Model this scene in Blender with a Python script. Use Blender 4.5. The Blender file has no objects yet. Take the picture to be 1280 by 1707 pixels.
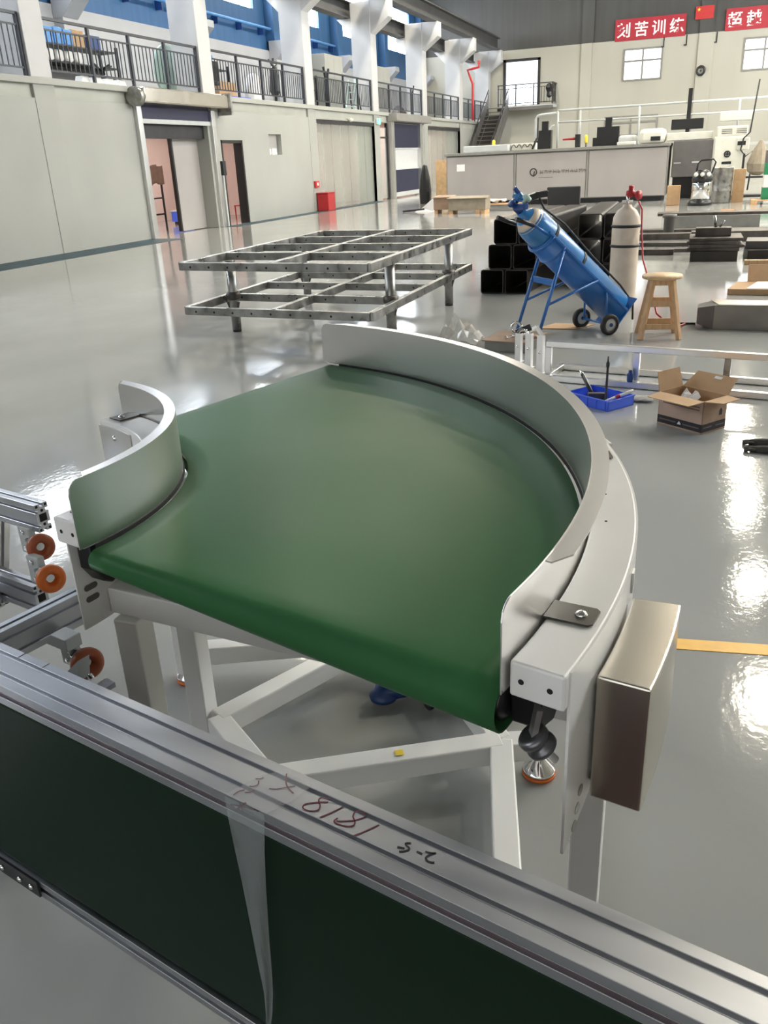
import bpy, math, random
from mathutils import Vector as V, Matrix
R = math.radians
random.seed(7)
scn = bpy.context.scene
COL = scn.collection

# ------------------------------------------------------------------ camera
FPX, CAMZ = 1385.4, 1.45
PITCH, ROLL, YAW = R(22.846), R(-2.786), R(20.86)
_f0 = V((-math.sin(YAW), math.cos(YAW), 0)); _r0 = V((math.cos(YAW), math.sin(YAW), 0)); _z = V((0, 0, 1))
FW = math.cos(PITCH)*_f0 - math.sin(PITCH)*_z
_u0 = math.sin(PITCH)*_f0 + math.cos(PITCH)*_z
RT = math.cos(ROLL)*_r0 + math.sin(ROLL)*_u0
UP = -math.sin(ROLL)*_r0 + math.cos(ROLL)*_u0
CAM = V((0, 0, CAMZ))
cd = bpy.data.cameras.new('camera'); cam = bpy.data.objects.new('camera', cd); COL.objects.link(cam)
cd.sensor_fit = 'VERTICAL'; cd.sensor_height = 24; cd.lens = FPX*24/1707; cd.clip_start = 0.05; cd.clip_end = 200
cam.matrix_world = Matrix(((RT.x, UP.x, -FW.x, 0), (RT.y, UP.y, -FW.y, 0), (RT.z, UP.z, -FW.z, CAMZ), (0, 0, 0, 1)))
scn.camera = cam
scn.view_settings.view_transform = 'Standard'; scn.view_settings.look = 'None'
scn.view_settings.gamma = 1; scn.view_settings.use_curve_mapping = False
scn.view_settings.exposure = 0.02

# ------------------------------------------------------------------ world and light levels
wd = bpy.data.worlds.new('world'); scn.world = wd; wd.use_nodes = True
wd.node_tree.nodes['Background'].inputs[0].default_value = (0.72, 0.82, 1, 1)
wd.node_tree.nodes['Background'].inputs[1].default_value = 1.0
LAMP_STRENGTH = 500.0       # ceiling lamps, warm white
WINDOW_STRENGTH = 26.0      # daylight in the high windows
ROOM_STRENGTH = 40.0       # ceiling lamps of the rooms behind the walls

def ray(px, py): return FW + RT*((px-640)/FPX) - UP*((py-853.5)/FPX)
def at(px, py, **k):
    (a, v), = k.items(); i = 'xyz'.index(a); d = ray(px, py); return CAM + d*((v-CAM[i])/d[i])
def on(px, py, p0, n):
    d = ray(px, py); n = V(n); return CAM + d*(((V(p0)-CAM).dot(n))/d.dot(n))

# ------------------------------------------------------------------ materials
def mat(name, col, rough=.5, metal=0, var=.06, vscale=6, bump=0, bscale=40, stretch=(1, 1, 1), coat=0, rvar=0, spec=.5, alpha=1, trans=0, emit=None, estr=0):
    m = bpy.data.materials.new(name); m.use_nodes = True; nt = m.node_tree; N = nt.nodes; L = nt.links
    b = N['Principled BSDF']; b.inputs['Roughness'].default_value = rough; b.inputs['Metallic'].default_value = metal
    b.inputs['Specular IOR Level'].default_value = spec; b.inputs['Coat Weight'].default_value = coat
    b.inputs['Alpha'].default_value = alpha; b.inputs['Transmission Weight'].default_value = trans
    b.inputs['Base Color'].default_value = (*col, 1)
    if emit: b.inputs['Emission Color'].default_value = (*emit, 1); b.inputs['Emission Strength'].default_value = estr
    tc = N.new('ShaderNodeTexCoord'); mp = N.new('ShaderNodeMapping'); mp.inputs['Scale'].default_value = stretch
    L.new(tc.outputs['Object'], mp.inputs['Vector'])
    if var or rvar:
        n = N.new('ShaderNodeTexNoise'); n.inputs['Scale'].default_value = vscale; n.inputs['Detail'].default_value = 2
        L.new(mp.outputs[0], n.inputs['Vector'])
        if var:
            r = N.new('ShaderNodeMapRange'); r.inputs[1].default_value = .3; r.inputs[2].default_value = .7
            r.inputs[3].default_value = 1-var; r.inputs[4].default_value = 1+var; L.new(n.outputs[0], r.inputs[0])
            x = N.new('ShaderNodeVectorMath'); x.operation = 'SCALE'; x.inputs[0].default_value = col
            L.new(r.outputs[0], x.inputs['Scale']); L.new(x.outputs[0], b.inputs['Base Color'])
        if rvar:
            r2 = N.new('ShaderNodeMapRange'); r2.inputs[1].default_value = .3; r2.inputs[2].default_value = .7
            r2.inputs[3].default_value = max(.02, rough-rvar); r2.inputs[4].default_value = min(1, rough+rvar)
            L.new(n.outputs[0], r2.inputs[0]); L.new(r2.outputs[0], b.inputs['Roughness'])
    if bump:
        n2 = N.new('ShaderNodeTexNoise'); n2.inputs['Scale'].default_value = bscale; n2.inputs['Detail'].default_value = 4
        L.new(mp.outputs[0], n2.inputs['Vector']); bp = N.new('ShaderNodeBump'); bp.inputs['Strength'].default_value = bump; bp.inputs['Distance'].default_value = .01
        L.new(n2.outputs[0], bp.inputs['Height']); L.new(bp.outputs[0], b.inputs['Normal'])
    return m
M = {}
def mk(k, *a, **q): M[k] = mat(k, *a, **q)
mk('floor', (.345, .350, .340), .075, var=.07, vscale=1.1, bump=.05, bscale=42, stretch=(1, .7, 1), rvar=.03, spec=.5)
mk('floor_reflection', (.045, .075, .095), .5, var=.2, vscale=2, spec=.08)
mk('yellow_line', (.85, .45, .02), .4, var=.08, vscale=20)
mk('cream_wall', (.335, .34, .315), .65, var=.05, vscale=.6, bump=.03, bscale=20)
mk('band', (.42, .425, .38), .65, var=.05, vscale=2)
mk('far_wall', (.42, .41, .355), .7, var=.06, vscale=.5, stretch=(1, 1, .3))
mk('column', (.47, .47, .475), .6, var=.05, vscale=1.5, bump=.03)
mk('white_wall', (.37, .38, .405), .6, var=.04, vscale=1)
mk('blue_wall', (.028, .105, .25), .55, var=.10, vscale=.7, bump=.06, bscale=8, stretch=(1, 6, .2))
mk('dark_clad', (.055, .055, .052), .6, var=.08, vscale=1.2, stretch=(3, 1, .15))
mk('roof', (.13, .135, .14), .6, var=.06, vscale=.5)
mk('pink_wall', (.72, .58, .54), .7, var=.05, vscale=.7)
mk('dark_steel', (.045, .045, .05), .4, .6, var=.15, vscale=5)
mk('railing_paint', (.022, .025, .033), .4, var=.1)
mk('girder', (.075, .075, .075), .5, .3, var=.15, vscale=2)
mk('stainless', (.76, .745, .725), .30, 1, var=0, vscale=2, rvar=.02, stretch=(1, 1, 2))
mk('stainless_warm', (.60, .56, .49), .23, 1, var=0, vscale=4, rvar=.03)
mk('chrome', (.8, .8, .8), .08, 1, var=.03)
mk('aluminium', (.52, .53, .56), .33, 1, var=.05, vscale=3, stretch=(.2, 8, 8), rvar=.05)
mk('aluminium_edge', (.40, .30, .32), .36, 1, var=.06, vscale=4, rvar=.05)
mk('white_paint', (.79, .78, .76), .32, var=.03, vscale=5, coat=.1)
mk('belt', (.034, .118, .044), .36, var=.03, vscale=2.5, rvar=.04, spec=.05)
mk('backing_shade', (.045, .020, .022), .5, var=.15, vscale=5)  # shade of the conveyor underside put into the colour
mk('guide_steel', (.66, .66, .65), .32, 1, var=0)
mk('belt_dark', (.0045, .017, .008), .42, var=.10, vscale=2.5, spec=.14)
mk('black_plastic', (.012, .012, .013), .35, var=.1)
mk('black_hole', (.006, .006, .006), .8, var=0)
mk('rubber', (.02, .02, .02), .6, var=.1, vscale=20)
mk('grey_rubber', (.16, .16, .17), .3, .7, var=.1, vscale=20)
mk('orange', (.72, .16, .02), .42, var=.08, vscale=25)
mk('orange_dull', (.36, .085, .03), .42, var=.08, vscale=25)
mk('bracket_dark', (.10, .095, .085), .38, .9, var=.1, vscale=30)
mk('raw_steel', (.31, .305, .29), .36, .85, var=.3, vscale=9, rvar=.12)
mk('rust_steel', (.10, .088, .08), .5, .6, var=.35, vscale=6, bump=.08, bscale=25)
mk('black_tube', (.035, .03, .026), .45, .4, var=.3, vscale=4, bump=.04)
mk('blue_paint', (.02, .135, .42), .3, var=.10, vscale=4, coat=.2)
mk('cylinder_blue', (.03, .19, .47), .28, var=.14, vscale=5, coat=.25)
mk('dark_blue', (.012, .05, .20), .35, var=.1)
mk('blue_plastic', (.06, .14, .78), .35, var=.08)
mk('cyl_white', (.66, .555, .44), .5, var=.10, vscale=7, bump=.05, bscale=30)
mk('red', (.42, .02, .025), .4, var=.1)
mk('red_banner', (.36, .012, .028), .55, var=.06)
mk('flag_red', (.45, .018, .02), .5, var=.06)
mk('white_text', (.80, .80, .80), .5, var=.02)
mk('yellow', (.85, .62, .03), .5, var=.05)
mk('duct_grey', (.23, .21, .19), .42, .35, var=.15, vscale=4)
mk('dusty_card', (.27, .225, .165), .75, var=.15, vscale=5)
mk('wood', (.60, .37, .19), .5, var=.15, vscale=9, stretch=(6, 6, .7), bump=.03)
mk('wood_top', (.64, .43, .23), .45, var=.15, vscale=8, stretch=(1, 9, 1))
mk('card', (.47, .30, .165), .75, var=.08, vscale=8)
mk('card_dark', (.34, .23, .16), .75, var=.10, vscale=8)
mk('card_pink', (.45, .32, .26), .7, var=.06, vscale=8)
mk('print_black', (.02, .018, .022), .6, var=.1)
mk('print_dark', (.13, .10, .10), .6, var=.1)
mk('paper', (.78, .77, .76), .6, var=.04)
mk('machine_grey', (.34, .315, .30), .5, var=.06, vscale=1.2, stretch=(1, 1, .4))
mk('machine_rim', (.22, .215, .20), .5, var=.08)
mk('machine_dark', (.115, .108, .105), .5, var=.06)
mk('machine_white', (.66, .655, .58), .45, var=.04)
mk('machine_light', (.50, .52, .52), .45, var=.04)
mk('navy', (.012, .014, .045), .55, var=.08, vscale=3)
mk('clear_sheet', (.75, .77, .78), .25, var=.03, alpha=.75)
mk('film', (.42, .46, .46), .25, var=.04, alpha=.36)
mk('film_thin', (.66, .66, .68), .2, var=.04, alpha=.22)
mk('film_print', (.66, .50, .54), .25, var=.04, alpha=.42, bump=.1, bscale=60)
mk('bag', (.75, .72, .66), .15, var=.15, vscale=18, alpha=.72)
mk('glass', (.55, .60, .58), .08, var=0, alpha=.28)
mk('frosted_glass', (.50, .53, .50), .16, var=.12, vscale=.9, alpha=.62)
mk('pvc_strip', (.40, .43, .39), .22, var=.16, vscale=.8, alpha=.4, stretch=(1, 1, .25))
mk('door_grey', (.40, .375, .36), .5, var=.05, vscale=.8)
mk('green_paint', (.02, .21, .09), .45, var=.06)
mk('green_board', (.42, .56, .50), .5, var=.06)
mk('box_blue', (.10, .30, .66), .5, var=.1)
mk('ink_red', (.13, .012, .03), .5, var=.1)
mk('ink_black', (.008, .008, .01), .4, var=0)
mk('pink_smear', (.40, .16, .18), .5, var=.1, vscale=40, alpha=.6)
mk('screen_dark', (.02, .02, .03), .2, var=0)
mk('glove', (.06, .058, .05), .9, var=.2, vscale=30)
mk('rag', (.36, .35, .33), .9, var=.15, vscale=20)
mk('foil', (.6, .58, .45), .3, .7, var=.25, vscale=20, bump=.4, bscale=30)
mk('lamp_glow', (1, .95, .8), .5, var=0, emit=(1, .915, .74), estr=LAMP_STRENGTH)
mk('room_glow', (1, .9, .85), .5, var=0, emit=(1, .84, .76), estr=ROOM_STRENGTH)
mk('gallery_glow', (1, .95, .95), .5, var=0, emit=(.95, .95, 1), estr=3.5)
mk('day_glow', (.9, .95, 1), .3, var=0, emit=(.87, .93, 1), estr=WINDOW_STRENGTH)
mk('office_glow', (.9, .95, 1), .3, var=0, emit=(.88, .92, 1), estr=2.2)
mk('fill_glow', (.9, .92, .95), .4, var=0, emit=(.95, .97, 1), estr=.9)  # emission of the fill-light gate added behind the camera
mk('exit_glow', (.1, .9, .4), .3, var=0, emit=(.05, .9, .35), estr=1.6)

# ------------------------------------------------------------------ mesh builder
class MB:
    def __init__(s): s.v = []; s.f = []; s.sm = []
    def add(s, vs, fs, smooth=False):
        o = len(s.v); s.v += [V(p) for p in vs]; s.f += [tuple(i+o for i in f) for f in fs]; s.sm += [smooth]*len(fs); return s
    def box(s, x0, x1, y0, y1, z0, z1):
        return s.add([(x, y, z) for z in (z0, z1) for y in (y0, y1) for x in (x0, x1)], [(0, 2, 3, 1), (4, 5, 7, 6), (0, 1, 5, 4), (2, 6, 7, 3), (0, 4, 6, 2), (1, 3, 7, 5)])
    def hexa(s, lo, hi):   # 4 bottom points, 4 top points (counter-clockwise)
        return s.add(list(lo)+list(hi), [(3, 2, 1, 0), (4, 5, 6, 7), (0, 1, 5, 4), (1, 2, 6, 5), (2, 3, 7, 6), (3, 0, 4, 7)])
    def bar(s, p, q, w, h, up=(0, 0, 1)):
        p, q = V(p), V(q); d = (q-p).normalized(); a = d.cross(V(up))
        if a.length < 1e-4: a = d.cross(V((1, 0, 0)))
        a.normalize(); b = a.cross(d).normalized()
        c = [(-1, -1), (1, -1), (1, 1), (-1, 1)]
        vs = [p+a*(i*w/2)+b*(j*h/2) for i, j in c]+[q+a*(i*w/2)+b*(j*h/2) for i, j in c]
        return s.add(vs, [(3, 2, 1, 0), (4, 5, 6, 7), (0, 1, 5, 4), (1, 2, 6, 5), (2, 3, 7, 6), (3, 0, 4, 7)])
    def lathe(s, p, ax, prof, n=20, smooth=True, cap=True):
        p, ax = V(p), V(ax).normalized(); a = ax.orthogonal().normalized(); b = ax.cross(a)
        vs = []; fs = []
        for r, h in prof:
            for i in range(n):
                t = 2*math.pi*i/n; vs.append(p+ax*h+(a*math.cos(t)+b*math.sin(t))*max(r, 1e-5))
        for k in range(len(prof)-1):
            for i in range(n):
                j = (i+1) % n; fs.append((k*n+i, k*n+j, (k+1)*n+j, (k+1)*n+i))
        s.add(vs, fs, smooth)
        o = len(s.v)-len(vs)
        if cap and prof[0][0] > 1e-4: s.f.append(tuple(o+i for i in reversed(range(n)))); s.sm.append(False)
        if cap and prof[-1][0] > 1e-4: s.f.append(tuple(o+(len(prof)-1)*n+i for i in range(n))); s.sm.append(False)
        return s
    def cyl(s, p, q, r, r2=None, n=16):
        p, q = V(p), V(q); return s.lathe(p, q-p, [(r, 0), (r if r2 is None else r2, (q-p).length)], n)
    def torus(s, p, ax, Rr, r, n=24, m=8):
        return s.lathe(p, ax, [(Rr+r*math.cos(2*math.pi*k/m), r*math.sin(2*math.pi*k/m)) for k in range(m+1)], n, True, False)
    def tube(s, pts, r, n=8):
        pts = [V(p) for p in pts]; vs = []; fs = []; a = None
        for i, p in enumerate(pts):
            d = (pts[min(i+1, len(pts)-1)]-pts[max(i-1, 0)]).normalized()
            a = d.orthogonal().normalized() if a is None else (a-d*a.dot(d)).normalized()
            b = d.cross(a)
            vs += [p+(a*math.cos(2*math.pi*k/n)+b*math.sin(2*math.pi*k/n))*r for k in range(n)]
        for i in range(len(pts)-1):
            for k in range(n):
                j = (k+1) % n; fs.append((i*n+k, i*n+j, (i+1)*n+j, (i+1)*n+k))
        fs += [tuple(reversed(range(n))), tuple((len(pts)-1)*n+k for k in range(n))]
        return s.add(vs, fs, True)
    def prism(s, poly, vec):
        poly = [V(p) for p in poly]; n = len(poly); vec = V(vec)
        return s.add(poly+[p+vec for p in poly], [tuple(reversed(range(n))), tuple(range(n, 2*n))]+[(i, (i+1) % n, (i+1) % n+n, i+n) for i in range(n)])
    def sweep(s, rings, smooth=True, caps=True):   # list of equal closed rings
        n = len(rings[0]); vs = [p for r in rings for p in r]; fs = []
        for k in range(len(rings)-1):
            for i in range(n):
                j = (i+1) % n; fs.append((k*n+i, k*n+j, (k+1)*n+j, (k+1)*n+i))
        s.add(vs, fs, smooth)
        if caps:
            o = len(s.v)-len(vs); s.f += [tuple(o+i for i in reversed(range(n))), tuple(o+(len(rings)-1)*n+i for i in range(n))]; s.sm += [False, False]
        return s
    def sheet(s, grid, smooth=True):
        n = len(grid[0]); return s.add([p for r in grid for p in r], [(k*n+i, k*n+i+1, (k+1)*n+i+1, (k+1)*n+i) for k in range(len(grid)-1) for i in range(n-1)], smooth)

ORG = {}
def setp(o, label=None, cat=None, group=None, kind=None):
    if label: o['label'] = label
    if cat: o['category'] = cat
    if group: o['group'] = group
    if kind: o['kind'] = kind
    return o
def obj(name, mb, m, parent=None, bevel=0, origin=None, solid=0, label=None, seg=2):
    if parent is not None: org = ORG[parent]
    elif origin is not None: org = V(origin)
    else:
        xs = [p.x for p in mb.v]; ys = [p.y for p in mb.v]
        org = V(((min(xs)+max(xs))/2, (min(ys)+max(ys))/2, min(p.z for p in mb.v)))
    me = bpy.data.meshes.new(name); me.from_pydata([tuple(p-org) for p in mb.v], [], mb.f)
    me.polygons.foreach_set('use_smooth', mb.sm); me.materials.append(M[m]); me.update()
    o = bpy.data.objects.new(name, me); COL.objects.link(o); ORG[o] = org
    if parent is not None: o.parent = parent
    else: o.location = org
    if solid: md = o.modifiers.new('solidify', 'SOLIDIFY'); md.thickness = solid; md.offset = 0
    if bevel:
        md = o.modifiers.new('bevel', 'BEVEL'); md.width = bevel; md.segments = seg; md.limit_method = 'ANGLE'; md.angle_limit = R(40)
    if label: o['label'] = label
    return o
def thing(name, label, cat, loc, group=None):
    o = bpy.data.objects.new(name, None); COL.objects.link(o); o.location = loc; o.empty_display_size = .1
    ORG[o] = V(loc); return setp(o, label, cat, group)
def single(name, mb, m, label, cat, group=None, **k):
    return setp(obj(name, mb, m, **k), label, cat, group)
def struct(name, mb, m, label, cat, **k):
    return setp(obj(name, mb, m, **k), label, cat, None, 'structure')
def inst(o, parent, off):   # another piece with the same mesh, moved by off
    c = o.copy(); COL.objects.link(c); c.parent = parent; c.location = o.location+V(off); ORG[c] = ORG[o]; return c
def B(*a): return MB().box(*a)
def text(name, body, size, m, parent, p, xdir, ydir, depth=.004, bold=0):
    c = bpy.data.curves.new('txt', 'FONT'); c.body = body; c.size = size; c.extrude = depth; c.offset = bold
    t = bpy.data.objects.new('txt', c); COL.objects.link(t); bpy.context.view_layer.update()
    me = bpy.data.meshes.new_from_object(t.evaluated_get(bpy.context.evaluated_depsgraph_get()))
    bpy.data.objects.remove(t); x, y = V(xdir).normalized(), V(ydir).normalized(); zz = x.cross(y)
    me.transform(Matrix(((x.x, y.x, zz.x, p[0]-ORG[parent].x), (x.y, y.y, zz.y, p[1]-ORG[parent].y), (x.z, y.z, zz.z, p[2]-ORG[parent].z), (0, 0, 0, 1))))
    me.materials.clear(); me.materials.append(M[m]); o = bpy.data.objects.new(name, me); COL.objects.link(o); o.parent = parent; ORG[o] = ORG[parent]
    return o

# ================================================================== THE HALL
XW = -12.28                                       # hall face of the left wall
COLY = [8.55, 14.8, 21.05, 27.4, 33.5, 39.95, 46.3, 52.6]
struct('floor', B(-18, 13, -7, 54, -.2, 0), 'floor', 'glossy grey epoxy floor of the whole hall', 'floor')
struct('trim_1', B(XW, XW+.95, -6, 17.6, 0, .003).box(XW, XW+.5, 21.0, 33, 0, .003), 'floor_reflection', 'dark floor strip along the left wall, coloured as the wall base reflection', 'floor strip')  # reflection of the dark wall base put into the strip's colour
yl = at(1120, 1073, z=0); yr = at(1280, 1084, z=0); dl = (yr-yl).normalized()
struct('trim_2', MB().bar(yl-dl*.05+V((0, 0, .001)), yl+dl*4+V((0, 0, .001)), .062, .002), 'yellow_line', 'yellow marking line painted on the floor at the right', 'floor line')
struct('ceiling', B(-17.2, 13, -7.2, 54.2, 12.2, 12.4), 'roof', 'grey sheet roof high above the hall', 'ceiling')
w = MB()
for y0, y1, z0, z1 in ((-7, 17.8, 0, 2.88), (17.8, 20.95, 2.86, 2.88), (20.95, 21.33, 0, 2.88), (21.33, 22.52, 2.17, 2.88), (22.52, 24.18, 0, 2.88), (24.18, 25, 0, 1.78), (24.18, 25, 2.35, 2.88), (25, 27.55, 0, 2.88), (27.55, 33.25, 2.84, 2.88), (38.75, 40.15, 0, 2.88), (35.0, 38.75, 2.86, 2.88), (46, 53, 0, 2.88)):
    w.box(XW-.22, XW, y0, y1, z0, z1)
wl = struct('wall_left', w, 'cream_wall', 'cream plastered ground-floor wall along the left side', 'wall')
obj('beam_band', B(XW-.22, XW-.06, -7, 53, 2.88, 3.12), 'band', wl)
obj('slab_edge', B(XW-.22, XW+.05, -7, 53, 3.12, 3.24), 'cream_wall', wl, bevel=.01)
struct('floor_mezzanine', B(-16.6, XW-.22, -7, 53, 3.0, 3.22), 'band', 'concrete gallery floor above the left wall', 'gallery floor')
# rooms behind the left wall
rm = MB().box(-16.6, -16.4, 12, 53, 0, 3.0)
for y in (15.9, 26.6, 33.9, 39.0, 46.4): rm.box(-16.4, XW-.22, y, y+.15, 0, 3.0)
struct('wall_rooms', rm, 'pink_wall', 'pinkish inner walls of the rooms behind the left wall', 'wall')
# gallery back wall: white below, blue cladding above
struct('wall_gallery', B(-16.8, -16.5, -7, 53, 3.22, 5.62), 'white_wall', 'white lower wall at the back of the gallery', 'wall')
bw = MB()
BW = [(-2.6, 1.0), (3.65, 7.3)]+[(COLY[k]+1.35, COLY[k]+5.0) for k in range(7)]; WZ0, WZ1 = 6.95, 9.0  # first two windows are out of view, added for cool light from the left
ys = -7
for a, b in BW:
    bw.box(-16.9, -16.62, ys, a, 5.62, 12.2); bw.box(-16.9, -16.62, a, b, 5.62, WZ0); bw.box(-16.9, -16.62, a, b, WZ1, 12.2); ys = b
bw.box(-16.9, -16.62, ys, 54, 5.62, 12.2)
struct('wall_upper_left', bw, 'blue_wall', 'blue clad upper wall with high daylight windows above the gallery', 'wall')
def window(n, x, y0, y1, z0, z1, cols, rows, glow, label, frame='white_paint', face=1):
    wnd = thing('window_%d' % n, label, 'window', (x, (y0+y1)/2, z0)); wnd['kind'] = 'structure'
    fr = MB(); t = .05
    for k in range(cols+1): yy = y0+(y1-y0)*k/cols; fr.box(x-.03, x+.05, yy-t/2, yy+t/2, z0, z1)
    for k in range(rows+1): zz = z0+(z1-z0)*k/rows; fr.box(x-.03, x+.045, y0, y1, zz-t/2, zz+t/2)
    obj('window_frame', fr, frame, wnd)
    for i in range(cols):
        for j in range(rows):
            a = y0+(y1-y0)*i/cols; b = y0+(y1-y0)*(i+1)/cols; c = z0+(z1-z0)*j/rows; d = z0+(z1-z0)*(j+1)/rows
            obj('pane', B(x-.012, x, a+.02, b-.02, c+.02, d-.02), glow, wnd)
for k, (a, b) in enumerate(BW):
    window(k+1, -16.75, a, b, WZ0, WZ1, 4, 2, 'day_glow', 'high daylight window in the blue wall, number %d counted from the camera' % (k+1))
# far wall
fwm = MB(); FY = 53.0
for x0, x1, z0, z1 in ((-16.6, -11.5, 0, 6.93), (-11.5, -9.48, 0, 4.1), (-11.5, -9.48, 6.4, 6.93), (-9.48, -4.87, 0, 6.93), (-4.87, -2.9, 0, 4.95), (-4.87, -2.9, 6.45, 6.93), (-2.9, 1.2, 0, 6.93), (1.2, 3.2, 0, 5.02), (1.2, 3.2, 6.49, 6.93), (3.2, 13, 0, 6.93)):
    fwm.box(x0, x1, FY, FY+.25, z0, z1)
wb = struct('wall_back', fwm, 'far_wall', 'cream lower part of the far end wall', 'wall')
for x0, x1 in ((-7.2, -6.6), (-1.1, -.3)): obj('pilaster', B(x0, x1, FY-.12, FY, 0, 6.93), 'far_wall', wb, bevel=.02)
wu = struct('wall_back_upper', B(-16.6, 13, FY+.1, FY+.35, 6.93, 12.2), 'dark_clad', 'dark grey cladding on the upper far end wall', 'wall')
for x0, x1 in ((-7.2, -6.55), (-1.1, -.4), (5, 5.7)): obj('cladding_post', B(x0, x1, FY-.02, FY+.1, 6.93, 12.2), 'dark_clad', wu)
def xwindow(n, x0, x1, z0, z1, split, label, glow='office_glow'):
    wnd = thing('window_%d' % n, label, 'window', ((x0+x1)/2, FY, z0)); wnd['kind'] = 'structure'
    fr = MB(); t = .045; zs = [z0, split, z1]; xs = [x0, (x0+x1)/2, x1]
    for xx in xs: fr.box(xx-t, xx+t, FY-.05, FY+.1, z0, z1)
    for zz in zs: fr.box(x0-t, x1+t, FY-.045, FY+.1, zz-t, zz+t)
    obj('window_frame', fr, 'machine_rim', wnd)
    for i in range(2):
        for j in range(2): obj('pane', B(xs[i]+t, xs[i+1]-t, FY+.05, FY+.06, zs[j]+t, zs[j+1]-t), glow, wnd)
xwindow(30, -4.87, -2.9, 4.95, 6.45, 5.88, 'lit four-pane window in the far wall, below the left red banner')
xwindow(31, 1.2, 3.2, 5.02, 6.49, 5.95, 'lit four-pane window in the far wall at the right edge of the picture')
xwindow(32, -5.7, -2.9, 2.2, 3.15, 2.85, 'dark ground-floor window in the far wall behind the pipe railing', 'screen_dark')
d1 = thing('door_1', 'tall bright doorway with a black frame behind the far balcony', 'door', (-10.5, FY, 4.05)); d1['kind'] = 'structure'
obj('door_frame', B(-11.55, -11.4, FY-.06, FY+.1, 4.05, 6.45).box(-9.58, -9.43, FY-.06, FY+.1, 4.05, 6.45).box(-11.55, -9.43, FY-.06, FY+.1, 6.33, 6.47), 'black_plastic', d1)
obj('door_light', B(-11.4, -9.58, FY+.12, FY+.14, 4.1, 6.33), 'office_glow', d1)
# walls the picture does not show, closing the hall
rw = MB(); ys = -7
for k in range(6):
    a = 8+k*7; rw.box(12.5, 12.8, ys, a, 0, 12.2); rw.box(12.5, 12.8, a, a+4.5, 0, 6.5); rw.box(12.5, 12.8, a, a+4.5, 9, 12.2); ys = a+4.5
rw.box(12.5, 12.8, ys, 53, 0, 12.2)
struct('wall_right', rw, 'far_wall', 'cream right-hand wall of the hall, outside the picture', 'wall')
struct('wall_front', B(-16.6, -9, -7.2, -7, 0, 12.2).box(-9, 4, -7.2, -7, 4.2, 12.2).box(4, 13, -7.2, -7, 0, 12.2), 'far_wall', 'cream wall of the hall behind the camera', 'wall')
t = thing('fill_gate', 'wide glowing gate added behind the camera as fill light', 'door', (-2.5, -7.1, 0)); t['kind'] = 'structure'  # unseen glowing gate, added to give low frontal fill light
obj('fill_frame', B(-9.1, -8.95, -7.05, -6.95, 0, 4.3).box(3.95, 4.1, -7.05, -6.95, 0, 4.3).box(-9.1, 4.1, -7.05, -6.95, 4.15, 4.3), 'dark_steel', t)
for k in range(5): obj('fill_panel', B(-8.95+2.58*k, -8.95+2.58*(k+1)-.06, -7.14, -7.1, .05, 4.15), 'fill_glow', t)
for k in range(6):
    window(11+k, 12.6, 8+k*7, 12.5+k*7, 6.5, 9, 3, 2, 'day_glow', 'glowing window added high in the unseen right-hand wall for side light, number %d from the camera end' % (k+1))  # unseen windows added on the right to bring in cool side light
# ceiling lamps
def lamp(x, y, lab):
    t = thing('ceiling_lamp', lab, 'lamp', (x, y, 11.2))
    obj('lamp_housing', MB().lathe((x, y, 11.2), (0, 0, 1), [(.37, 0), (.40, .03), (.37, .08), (.2, .2), (.18, .45), (.05, .5)], 20), 'machine_light', t)
    obj('lamp_rod', MB().cyl((x, y, 11.65), (x, y, 12.195), .015, n=6), 'dark_steel', t)
    obj('lamp_disc', MB().lathe((x, y, 11.19), (0, 0, 1), [(.35, 0), (.35, .008)], 20), 'lamp_glow', t)
for i, x in enumerate((-9.6, 2.5, 8.6)):
    for j in range(6):
        if j == 0 and x < 0: continue
        lamp(x+(1.6 if j == 0 else 0), 12.9+6.3*j, 'high-bay lamp %s on the roof over the %s line of the hall' % (('nearest the camera', 'second from the camera', 'third from the camera', 'fourth from the camera', 'fifth from the camera', 'farthest from the camera')[j], ('left', 'middle', 'right')[i]))

# columns with brackets
ORD = ['out of view before the first', 'leftmost', 'second', 'third', 'fourth', 'fifth', 'sixth', 'last and farthest']
for k, y in enumerate(COLY):
    t = thing('concrete_column', '%s white concrete column with spreading bracket along the gallery, counted from the left' % ORD[k], 'column', (-12.66, y, 0), 'gallery columns')
    obj('shaft', B(-13.05, XW+.008, y-.3, y+.3, 3.24, 6.9), 'column', t, bevel=.015); obj('lower_shaft', B(-13.05, XW+.012, y-.3, y+.3, 0, 3.24), 'cream_wall', t, bevel=.01)
    obj('bracket', MB().prism([(XW, y-.27, 5.85), (-11.55, y-.27, 6.36), (-11.55, y-.27, 6.93), (-12.85, y-.27, 6.93), (-12.85, y-.27, 5.85)], (0, .54, 0)), 'column', t, bevel=.012)
    obj('bracket', MB().prism([(-13.04, y-.27, 5.86), (-13.04, y-.27, 6.42), (-13.62, y-.27, 6.42)], (0, .54, 0)), 'column', t, bevel=.012)
    p = thing('wall_pilaster', '%s white wall pilaster behind the gallery, from the left' % ORD[k], 'pilaster', (-16.35, y, 3.22), 'gallery pilasters')
    obj('shaft', B(-16.5, -16.2, y-.3, y+.3, 3.22, 5.6), 'white_wall', p)
    obj('bracket', MB().prism([(-16.49, y-.31, 5.3), (-16.19, y-.31, 5.3), (-15.7, y-.31, 5.75), (-15.7, y-.31, 5.95), (-16.49, y-.31, 5.95)], (0, .62, 0)), 'white_wall', p)
    obj('blue_post', B(-16.6, -16.25, y-.25, y+.25, 5.95, 11.8), 'blue_wall', p)
g = thing('crane_girder', 'dark steel crane runway girder lying on the column brackets', 'girder', (-11.8, 28, 6.93))
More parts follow.
